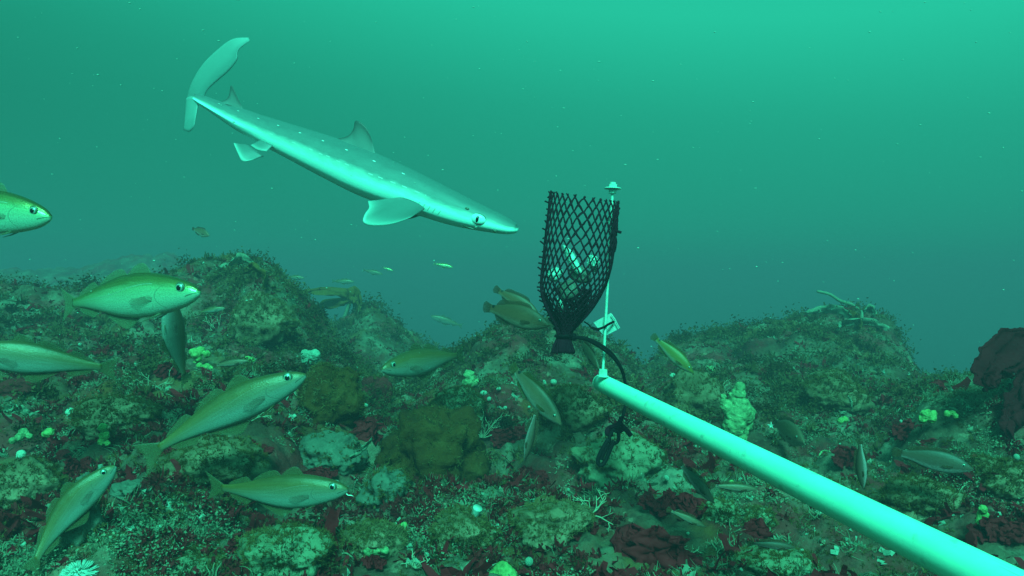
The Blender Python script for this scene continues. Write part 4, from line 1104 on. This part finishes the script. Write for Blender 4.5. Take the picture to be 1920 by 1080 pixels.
strap([(655, 860, 1.5), (672, 848, 1.48), (685, 836, 1.48), (698, 822, 1.5)], .008, M_PALEWEED, "narrow pale weed strip left of the largest boulder", seed=7)
strap([(1590, 742, 2.2), (1596, 756, 2.2), (1598, 770, 2.2)], .006, M_PALEWEED, "tiny pale strip hanging on the right mound's dark flank", seed=8)
m = MB(); pts = catmull(Q([(1532, 546, 4.352), (1556, 552, 4.352), (1575, 564, 4.352), (1598, 572, 4.379), (1612, 586, 4.420), (1614, 606, 4.461)]), 40)
v, f, w = tube(pts, np.linspace(.008, .013, 40), 8); m.add(v, f, 0, w)
tag(m.build("weed_stalk", M_PALEWEED, loc=P(1614, 606, 4.461)), "long thin weed stalk arching up off the right mound's summit", "seaweed")

# ------------------------------------------------------------------ soft corals, sponges, squirts
M_CORAL = mat_mottled("soft_coral", [(.07, .09, .04), (.17, .21, .10), (.27, .33, .16)], scale=60, rough=.7, bump=.8, bscale=260, bdist=.004)
M_CORAL_Y = mat_mottled("yellow_coral", [(.08, .10, .03), (.18, .25, .08), (.26, .35, .13)], scale=70, rough=.7, bump=.8, bscale=260, bdist=.004)
M_CORAL_W = mat_mottled("white_coral", [(.20, .28, .21), (.32, .42, .33)], scale=30, rough=.7, bump=.8, bscale=260, bdist=.004)
def coral(balls, mat, label, seed, name="soft_coral", cat="soft coral", Y=None, group=None, off=.05):
    """balls: (px, py, radius px). All are fused into one body by a voxel remesh"""
    bx = sum(b[0] for b in balls) / len(balls); by = max(b[1] for b in balls)
    Yg = (min(ground(b[0], min(b[1] + b[2] * .6, 1078), False).y for b in balls) - off) if Y is None else Y
    rnd = random.Random(seed); m = MB(); base = P(bx, by, Yg); rx_ = max(b[0] + b[2] for b in balls) - bx; EXCL.append((base.x, base.y - .01, (rx_ + 8) / F * Yg * 1.25))
    for (x, y, r) in balls:
        c = P(x, y, Yg + rnd.uniform(-.5, .5) * r / F * Yg); R = r / F * Yg
        v, f, w = sphere(c, (R, R * .95, R * rnd.uniform(.95, 1.15)), 20, 14); m.add(v, f, 0, w)
        for k in range(5):                       # knobbly outgrowths
            d_ = Vector((rnd.gauss(0, 1), rnd.gauss(-.4, .8), rnd.gauss(.3, 1))).normalized()
            v, f, w = sphere(Vector(c) + d_ * R * .75, R * rnd.uniform(.32, .48), 12, 8); m.add(v, f, 0, w)
    o = m.build(name, mat, loc=base)
    md = o.modifiers.new("fuse", 'REMESH'); md.mode = 'VOXEL'; md.voxel_size = max(.0016, min(b[2] for b in balls) / F * Yg * .22); md.use_smooth_shade = True
    tx = bpy.data.textures.new("polyp_clouds", 'CLOUDS'); rm = sum(b[2] for b in balls) / len(balls) / F * Yg; tx.noise_scale = rm * .4; tx.noise_depth = 3
    dm = o.modifiers.new("knobs", 'DISPLACE'); dm.texture = tx; dm.strength = rm * .34; dm.mid_level = .5; dm.texture_coords = 'LOCAL'
    return tag(o, label, cat, group)
coral([(1387, 727, 10), (1385, 738, 13), (1382, 750, 16), (1378, 764, 19), (1390, 768, 20), (1396, 780, 18), (1380, 782, 22), (1356, 744, 6), (1357, 754, 8), (1364, 764, 12), (1376, 800, 21), (1386, 808, 18), (1406, 772, 10), (1384, 824, 16), (1372, 740, 6), (1398, 796, 14)], M_CORAL, "tall lumpy yellowish soft coral just above the pole", 1, Y=1.95)
coral([(578, 672, 13), (590, 666, 11), (592, 676, 9), (572, 664, 8)], M_CORAL_W, "white two-lobed soft coral on top of the dark olive rounded boulder", 2)
coral([(880, 704, 10), (882, 716, 14), (892, 716, 8), (874, 718, 8)], M_CORAL, "pale cone-topped soft coral at the foot of the middle mound", 3)
coral([(368, 664, 10), (376, 658, 8), (360, 660, 6), (372, 672, 7), (388, 664, 7), (365, 683, 6)], M_CORAL_Y, "bright yellow-green coral cluster behind the largest olive fish, upper piece", 4)
coral([(388, 690, 8), (396, 692, 6), (374, 686, 6)], M_CORAL_Y, "bright yellow-green coral piece lower right of its cluster", 5)
coral([(464, 676, 8), (472, 674, 6)], M_CORAL_Y, "small bright coral just above the largest olive fish's back", 6, off=.18)
coral([(1736, 779, 11), (1746, 784, 10), (1730, 786, 8), (1750, 776, 7)], M_CORAL_Y, "yellow soft coral on the shoulder of the right mound, left of a smaller one", 7)
coral([(1776, 776, 6), (1786, 775, 6), (1792, 780, 5)], M_CORAL_Y, "smaller yellow soft coral on the right mound, right of the larger", 8)
coral([(1576, 789, 6), (1584, 786, 6)], M_CORAL_Y, "faint yellow coral right of the head-on fish", 9)
coral([(40, 853, 9), (38, 861, 8)], M_CORAL_W, "white egg-shaped soft coral at the left edge", 10)
coral([(92, 812, 9), (84, 814, 6)], M_CORAL_Y, "low yellow-green coral mound right of a paler cluster at the left", 11)
coral([(44, 812, 9), (36, 820, 8), (56, 818, 6), (24, 826, 7)], M_CORAL, "pale yellowish coral cluster at the left edge", 12)
coral([(193, 802, 8), (196, 816, 9), (190, 828, 7), (202, 832, 5)], M_CORAL_Y, "yellowish coral column standing in red turf at the left", 13)
coral([(132, 773, 8), (134, 780, 6)], M_CORAL_W, "pale coral knob on the crusted left rock", 14)
coral([(1332, 693, 8), (1336, 697, 7)], M_CORAL, "round dim coral under the yellow-green wrasse's snout", 16)
coral([(1262, 706, 6), (1263, 718, 7), (1262, 728, 5)], M_CORAL_W, "slim pale soft coral left of the round dim one", 17, off=.15)
coral([(1843, 955, 8), (1842, 966, 10), (1838, 978, 9)], M_CORAL_Y, "yellow-green oval sponge above the pole at the right", 18, name="sponge", cat="sponge")
coral([(942, 1072, 18), (956, 1078, 14), (928, 1080, 12)], M_CORAL_Y, "yellow sponge dome cut by the bottom edge", 19, name="sponge", cat="sponge")
coral([(758, 987, 8), (752, 990, 5)], M_CORAL_Y, "small yellow coral knob on the rubble below the largest boulder", 20)
coral([(1385, 912, 8), (1372, 908, 7), (1378, 918, 6)], M_CORAL_Y, "yellowish coral under the slim pale wrasse", 21)
coral([(706, 1030, 11), (690, 1034, 9), (722, 1032, 8)], M_CORAL, "pale yellowish crusty coral near the bottom, left of the black-red tuft", 22, off=.03)
# ring and worm tube
M_WHITE = mat_plain("chalk_white", (.35, .46, .40), rough=.6)
g = ground(1548, 853, False); EXCL.append((g.x, g.y - .05, .05)); m = MB()
pts = [P(1548 + 11 * math.cos(a) * (1 + .12 * math.sin(3 * a)), 853 + 9 * math.sin(a) * (1 + .15 * math.cos(2 * a)), g.y - .05 + .008 * math.sin(2 * a)) for a in np.linspace(0, 2 * math.pi, 41)]
v, f, w = tube(pts, [.0022 + .0005 * math.sin(i * 1.9) for i in range(41)], 8, cap=False); m.add(v, f, 0, w)
tag(m.build("egg_ribbon", M_CORAL, loc=P(1548, 862, g.y - .015)), "thin pale egg ribbon coiled to a ring right of the head-on fish", "egg ribbon")
g = ground(886, 985, False).y - .03; m = MB()
v, f, w = tube(catmull(Q([(878, 1003, g), (881, 985, g), (885, 972, g)]), 14), [.0058] * 14, 10); m.add(v, f, 0, w)
v, f, w = tube(catmull(Q([(885, 975, g), (891, 964, g - .005), (896, 952, g - .01)]), 14), np.linspace(.0052, .0085, 14), 10); m.add(v, f, 0, w)
tag(m.build("worm_tube", M_WHITE, loc=P(880, 1003, g)), "pale upright worm tube with a dark foot below the largest boulder", "worm tube")
g = ground(1445, 798, False).y - .05; c = P(1445, 798, g); EXCL.append((c.x, c.y, .05)); m = MB()
for k in range(5):
    a = 2 * math.pi * k / 5 + .3; e = c + Vector((math.cos(a) * .011, -.003, math.sin(a) * .011))
    v, f, w = tube(catmull([c, c.lerp(e, .5) + Vector((0, -.002, 0)), e], 10), np.linspace(.0030, .0009, 10), 8); m.add(v, f, 0, w)
v, f, w = sphere(c, .0032, 12, 8); m.add(v, f, 0, w)
tag(m.build("starfish", M_WHITE, loc=c), "tiny white five-armed starfish left of the head-on fish", "starfish")
# pale urchin at the bottom left edge
g = ground(150, 1072, False).y - .02; c = P(150, 1080, g); EXCL.append((c.x, c.y - .02, .05)); urch = empty("sea_urchin", c); tag(urch, "pale spiny sea urchin at the bottom left edge", "sea urchin")
m = MB(); v, f, w = sphere(c, (.017, .017, .013), 24, 14); m.add(v, f, 0, w); child_of(m, "shell", M_WHITE, urch)
m = MB(); rnd = random.Random(5)
for k in range(220):
    d_ = Vector((rnd.gauss(0, 1), rnd.gauss(0, 1), abs(rnd.gauss(0, 1)))).normalized(); e = c + Vector((d_.x * .026, d_.y * .026, d_.z * .021))
    v, f, w = tube([c + d_ * .011, e], [.0009, .0004], 4); m.add(v, f, 0, w)
child_of(m, "spines", M_WHITE, urch)
# small round squirts dotted over the rocks
SQ = [(992, 1053, 8), (800, 1040, 5), (758, 1000, 4), (670, 693, 5), (907, 737, 6), (917, 748, 4), (935, 729, 4), (947, 765, 4), (1020, 715, 3), (1038, 716, 6), (1012, 722, 3), (1022, 718, 3), (992, 763, 3),
      (636, 818, 5), (1511, 785, 3), (1629, 766, 4), (1250, 896, 5), (1212, 835, 5), (1208, 902, 5), (1894, 992, 4), (1906, 857, 6), (420, 871, 3), (298, 868, 4), (748, 800, 4), (1452, 903, 5), (1378, 976, 4), (1241, 947, 4), (850, 950, 3), (1290, 1000, 3), (152, 630, 5), (150, 646, 4), (1380, 1050, 4), (1066, 918, 3), (560, 1050, 3), (480, 955, 3), (686, 760, 4)]
v0, f0, w0 = sphere((0, 0, 0), 1, 16, 10)
mm = MB(); mm.add(v0, f0, 0, w0); proto = None
for i, (x, y, r) in enumerate(SQ):
    Yg = ground(x, y, False).y - .035
    if proto is None: proto = mm.build("sea_squirt", M_CORAL_W); o = proto
    else:
        o = proto.copy(); COL.objects.link(o)
    R = r / F * Yg; o.location = P(x, y, Yg); o.scale = (R * random.uniform(.8, 1.2), R, R * random.uniform(.8, 1.2)); o.rotation_euler = (0, random.uniform(-.6, .6), 0)
    tag(o, "tiny round whitish sea squirt, a bright dot on the rocks", "sea squirt", "whitish sea squirts dotted over the rocks")
# twiggy hydroids
M_HYD = mat_plain("pale_hydroid", (.32, .28, .19), rough=.8)
def hydroid(px, py, size, label, seed, n=6, name="hydroid"):
    g = ground(px, min(py + size * .4, 1078), False).y - .03; base = P(px, py + size * .45, g); EXCL.append((base.x, base.y - .02, size * .5 / F * g)); o = m = None; m = MB(); rnd = random.Random(seed)
    def grow(p, d_, ln, r, lev):
        pts = [p]; q = Vector(p); dd = Vector(d_)
        for k in range(5):
            dd = (dd + Vector((rnd.gauss(0, .22), rnd.gauss(0, .15), rnd.gauss(.02, .2)))).normalized(); q = q + dd * ln / 5; pts.append(q.copy())
            if lev > 0 and k in (1, 3): grow(q, (dd + Vector((rnd.gauss(0, .8), rnd.gauss(0, .4), rnd.gauss(.1, .6)))).normalized(), ln * .55, r * .7, lev - 1)
        v, f, w = tube(catmull(pts, 12), np.linspace(r, r * .45, 12), 5); m.add(v, f, 0, w)
    for i in range(n):
        a = math.pi * (.1 + .8 * i / max(n - 1, 1)); grow(base, Vector((math.cos(a), rnd.uniform(-.5, .1), math.sin(a) * .8 + .15)).normalized(), size / F * g * rnd.uniform(.7, 1.1), .0016, 2)
    return tag(m.build(name, M_HYD, loc=base), label, "hydroid", "twiggy pale hydroids")
hydroid(1108, 945, 50, "twiggy pale hydroid spreading left of the draped dark red seaweed", 1, 7)
hydroid(278, 716, 44, "pale branching hydroid under the dim left fish's tail", 2, 6)
hydroid(470, 775, 34, "pale hydroid sprig under the largest olive fish's belly", 3, 5)
hydroid(408, 606, 36, "pale tangled hydroid on the left mound below the silver fish's snout", 4, 6)
hydroid(1280, 1028, 32, "single pale sprig in front of the largest dark red seaweed", 5, 3)
hydroid(1765, 930, 40, "thin pale sprig above the pole under the largest wrasse", 6, 3)
hydroid(905, 800, 46, "feathery pale hydroid at the right shoulder of the largest boulder", 7, 8)
hydroid(780, 1052, 30, "feathery sprig near the bottom edge below the largest boulder", 8, 4)
hydroid(1340, 745, 44, "yellowish branching hydroid left of the tall soft coral", 9, 7)

# ------------------------------------------------------------------ turf: small leaf-sized growth over everything (nobody could count it)
def tmpl_leafy(rnd, n, ln, wd, spread, segs=2):
    """n bent strips as quads; returns verts, quads"""
    V, Qd = [], []
    for k in range(n):
        a = rnd.uniform(0, 2 * math.pi); tilt = rnd.uniform(.1, spread); L = ln * rnd.uniform(.5, 1.2); w_ = wd * rnd.uniform(.6, 1.3)
        d_ = Vector((math.cos(a) * math.sin(tilt), math.sin(a) * math.sin(tilt), math.cos(tilt)))
        sd = d_.cross(Vector((rnd.gauss(0, 1), rnd.gauss(0, 1), rnd.gauss(0, 1)))).normalized()
        p = Vector((rnd.gauss(0, ln * .22), rnd.gauss(0, ln * .22), -.1 * ln)); o = len(V)
        for s in range(segs + 1):
            ww = w_ * (1 - .55 * s / segs) * .5
            V += [p - sd * ww, p + sd * ww]
            d_ = (d_ + Vector((rnd.gauss(0, .35), rnd.gauss(0, .35), rnd.gauss(-.05, .3)))).normalized(); p = p + d_ * L / segs
        for s in range(segs): b = o + 2 * s; Qd.append((b, b + 1, b + 3, b + 2))
    return np.array([v[:] for v in V]), np.array(Qd)
def tmpl_lace(rnd, n, R, sz):
    V, Qd = [], []
    for k in range(n):
        c = Vector((rnd.gauss(0, R * .5), rnd.gauss(0, R * .5), abs(rnd.gauss(0, R * .45)))); a = Vector((rnd.gauss(0, 1), rnd.gauss(0, 1), rnd.gauss(0, .6))).normalized()
        b = a.cross(Vector((rnd.gauss(0, 1), rnd.gauss(0, 1), rnd.gauss(0, 1)))).normalized(); n_ = a.cross(b); s = sz * rnd.uniform(.5, 1.3); o = len(V)
        V += [c - a * s - b * s * .5, c + a * s - b * s * .6 + n_ * s * .3, c + a * s * .9 + b * s * .5, c - a * s * .8 + b * s * .6 + n_ * s * .35]
        Qd.append((o, o + 1, o + 2, o + 3))
    return np.array([v[:] for v in V]), np.array(Qd)

def scatter(name, tm, pts, nrm, scale, mat, label):
    """joins copies of the templates at pts into one mesh"""
    k = len(tm); AV, AQ = [], []; off = 0
    which = RNG.integers(0, k, len(pts))
    for t_ in range(k):
        sel = which == t_; n_ = int(sel.sum())
        if not n_: continue
        TV, TQ = tm[t_]; N = nrm[sel] + RNG.normal(0, .18, (n_, 3)); N /= np.linalg.norm(N, axis=1)[:, None]
        R_ = RNG.normal(0, 1, (n_, 3)); X = np.cross(R_, N); X /= np.linalg.norm(X, axis=1)[:, None]; Y_ = np.cross(N, X)
        s = scale[sel][:, None, None]
        W = (TV[None, :, 0:1] * X[:, None] + TV[None, :, 1:2] * Y_[:, None] + TV[None, :, 2:3] * N[:, None]) * s + pts[sel][:, None]
        AV.append(W.reshape(-1, 3)); nv = len(TV)
        AQ.append((TQ[None] + (np.arange(n_) * nv)[:, None, None] + off).reshape(-1, 4)); off += n_ * nv
    o = big_mesh(name, np.vstack(AV), np.vstack(AQ), mat); tag(o, label, kind="stuff"); return o

def spread(n, mask, ymin=.9, ymax=7.5, pw=1.1):
    """seabed points, denser near the camera, kept where mask(x, y) says so"""
    y = ymin * (ymax / ymin) ** (RNG.random(n) ** pw); x = (RNG.random(n) * 2 - 1) * .80 * (y + .15)
    keep = RNG.random(n) < np.clip(mask(x, y), 0, 1)
    for ex, ey, er in EXCL: keep &= (x - ex) ** 2 + ((y - ey) * .8) ** 2 > er * er * (.7 + .6 * RNG.random(n))
    x, y = x[keep], y[keep]
    return np.stack([x, y, height(x, y)], 1), gnormal(x, y)

rt = random.Random(3)
M_T_BROWN = mat_blade("brown_turf", W([(.035, .022, .010), (.09, .07, .022), (.14, .13, .055), (.20, .20, .13)]), scale=7, trans=.2, rough=.8)
M_T_RED = mat_blade("red_turf", [(.07, .006, .008), (.22, .011, .014), (.14, .009, .012)], scale=9, trans=.25, rough=.7)
M_T_PALE = mat_blade("pale_turf", W([(.10, .11, .08), (.18, .19, .14), (.28, .29, .23)], 1.0, .86, .76), scale=12, trans=.2, rough=.8)
M_SHELL = mat_mottled("shell_grit", [(.14, .16, .12), (.24, .30, .24)], scale=20, spec=.2)
M_T_LACE = mat_blade("lace_turf", W([(.09, .10, .075), (.17, .18, .135), (.27, .28, .22)], 1.0, .86, .76), scale=9, trans=.15, rough=.8)
T_FINE = [tmpl_leafy(rt, 13, .011, .0019, 1.5) for _ in range(8)]
T_RED = [tmpl_leafy(rt, 11, .016, .0062, 1.5, 2) for _ in range(8)]
T_TUFT = [tmpl_leafy(rt, 17, .016, .0018, 1.4, 3) for _ in range(8)]
T_LACE = [tmpl_lace(rt, 34, .015, .0018) for _ in range(8)]

def nz(f, seed, lo, hi):
    return lambda x, y: np.clip((fbm(x * f, y * f, 3, seed) - lo) / (hi - lo), 0, 1)
p, n = spread(75000, lambda x, y: .25 + .75 * nz(2.2, 101, -.25, .25)(x, y))
bp_ = np.vstack([s[0] for s in SURF]); bn_ = np.vstack([s[1] for s in SURF])
p = np.vstack([p, bp_]); n = np.vstack([n, bn_])
scatter("brown_turf", T_FINE, p, n, RNG.uniform(.5, 1.25, len(p)) * np.clip(.42 + .25 * p[:, 1], .5, 1.6), M_T_BROWN, "short brown-green turf coating the rocks")
p, n = spread(34000, lambda x, y: np.maximum(nz(1.9, 202, -.06, .16)(x, y), .6 * np.exp(-((x + .45) / .5) ** 2 - ((y - 1.5) / .5) ** 2)))
T_BUSH = [tmpl_lace(rt, 110, .045, .0045) for _ in range(5)] + [tmpl_leafy(rt, 40, .034, .009, 1.7, 2) for _ in range(3)]
M_T_BUSH = mat_blade("bushy_weed", W([(.025, .012, .010), (.06, .045, .022), (.10, .10, .05), (.17, .18, .12)]), scale=3.5, trans=.2, rough=.9)
p2, n2 = spread(9500, lambda x, y: np.maximum(nz(1.6, 505, -.15, .2)(x, y), .45 * (y > 2.6)) * np.clip((y - 1.5) / 1.2, .12, 1), ymin=1.1, ymax=9)
scatter("bushy_weed", T_BUSH, p2, n2, RNG.uniform(.5, 1.2, len(p2)) * np.clip(.35 + .26 * p2[:, 1], .5, 2.0), M_T_BUSH, "bushy dark weed clumps covering the mounds")
scatter("red_turf", T_RED, p, n, RNG.uniform(.45, 1.2, len(p)), M_T_RED, "low dark red seaweed turf in patches")
p, n = spread(15000, nz(2.0, 303, .12, .35))
scatter("hydroid_turf", T_TUFT, p, n, RNG.uniform(.45, 1.2, len(p)), M_T_PALE, "pale feathery hydroid turf in patches")
p, n = spread(22000, lambda x, y: np.maximum(nz(2.3, 404, .12, .3)(x, y), .75 * np.exp(-((x - .95) / .42) ** 2 - ((y - 1.85) / .45) ** 2)))
scatter("lace_turf", T_LACE, p, n, RNG.uniform(.5, 1.3, len(p)), M_T_LACE, "pale crinkled lacy growth over the rocks")

T_LEAF = [tmpl_leafy(rt, 8, .040, .019, 1.6, 4) for _ in range(10)]
T_TANG = [tmpl_leafy(rt, 18, .026, .0022, 1.6, 5) for _ in range(10)]
T_SHELL = [tmpl_lace(rt, 4, .010, .008) for _ in range(8)]
p, n = spread(1500, lambda x, y: .25 + .75 * nz(1.7, 606, -.05, .2)(x, y), ymax=5)
scatter("leafy_red_weed", T_LEAF, p, n, RNG.uniform(.45, 1.25, len(p)), M_RED, "small leafy dark red weeds scattered over the reef")
p, n = spread(1500, lambda x, y: .2 + .8 * nz(1.5, 707, 0, .25)(x, y), ymax=6)
scatter("pale_leafy_weed", T_LEAF, p, n, RNG.uniform(.25, .65, len(p)), M_PALEWEED, "small pale weed blades scattered over the reef")
p, n = spread(6500, lambda x, y: .2 + .8 * nz(1.9, 808, -.1, .2)(x, y), ymax=6)
scatter("tangled_weed", T_TANG, p, n, RNG.uniform(.4, 1.2, len(p)), M_T_PALE, "tangled thin pale growth over the reef")
p, n = spread(3500, lambda x, y: .15 + .5 * nz(2.5, 909, .05, .3)(x, y), ymax=5)
scatter("shell_bits", T_SHELL, p, n, RNG.uniform(.3, .9, len(p)), M_SHELL, "bits of pale broken shell in the turf")

# ------------------------------------------------------------------ specks drifting in the water
M_SNOW = mat_plain("drifting_speck", (.34, .44, .38), rough=.8)
V4, Q4 = [], []
cube = np.array([(-1, -.7, -.5), (.8, -1, -.6), (1, .9, -.8), (-.7, 1, -.6), (-.8, -.8, .7), (1, -.7, .6), (.7, .8, 1), (-1, .9, .7)]) * .5
cf = np.array([(0, 3, 2, 1), (4, 5, 6, 7), (0, 1, 5, 4), (1, 2, 6, 5), (2, 3, 7, 6), (3, 0, 4, 7)])
for i in range(380):
    Y = 0.9 * (4.2 / .9) ** random.random(); c = np.array(P(random.uniform(-40, 1960), random.uniform(-20, 700), Y))
    if c[2] < height(c[0], c[1]) + .05: continue
    r = random.choice((.0005, .0006, .0007, .0009, .0012, .0016)) * Y
    Q4.append(cf + len(V4) * 8); V4.append(cube * r * np.array([random.uniform(.8, 2.2), 1, random.uniform(.6, 1.2)]) + c)
sn = big_mesh("marine_snow", np.vstack(V4), np.vstack(Q4), M_SNOW, smooth=True); tag(sn, "tiny pale specks drifting in the water", kind="stuff")
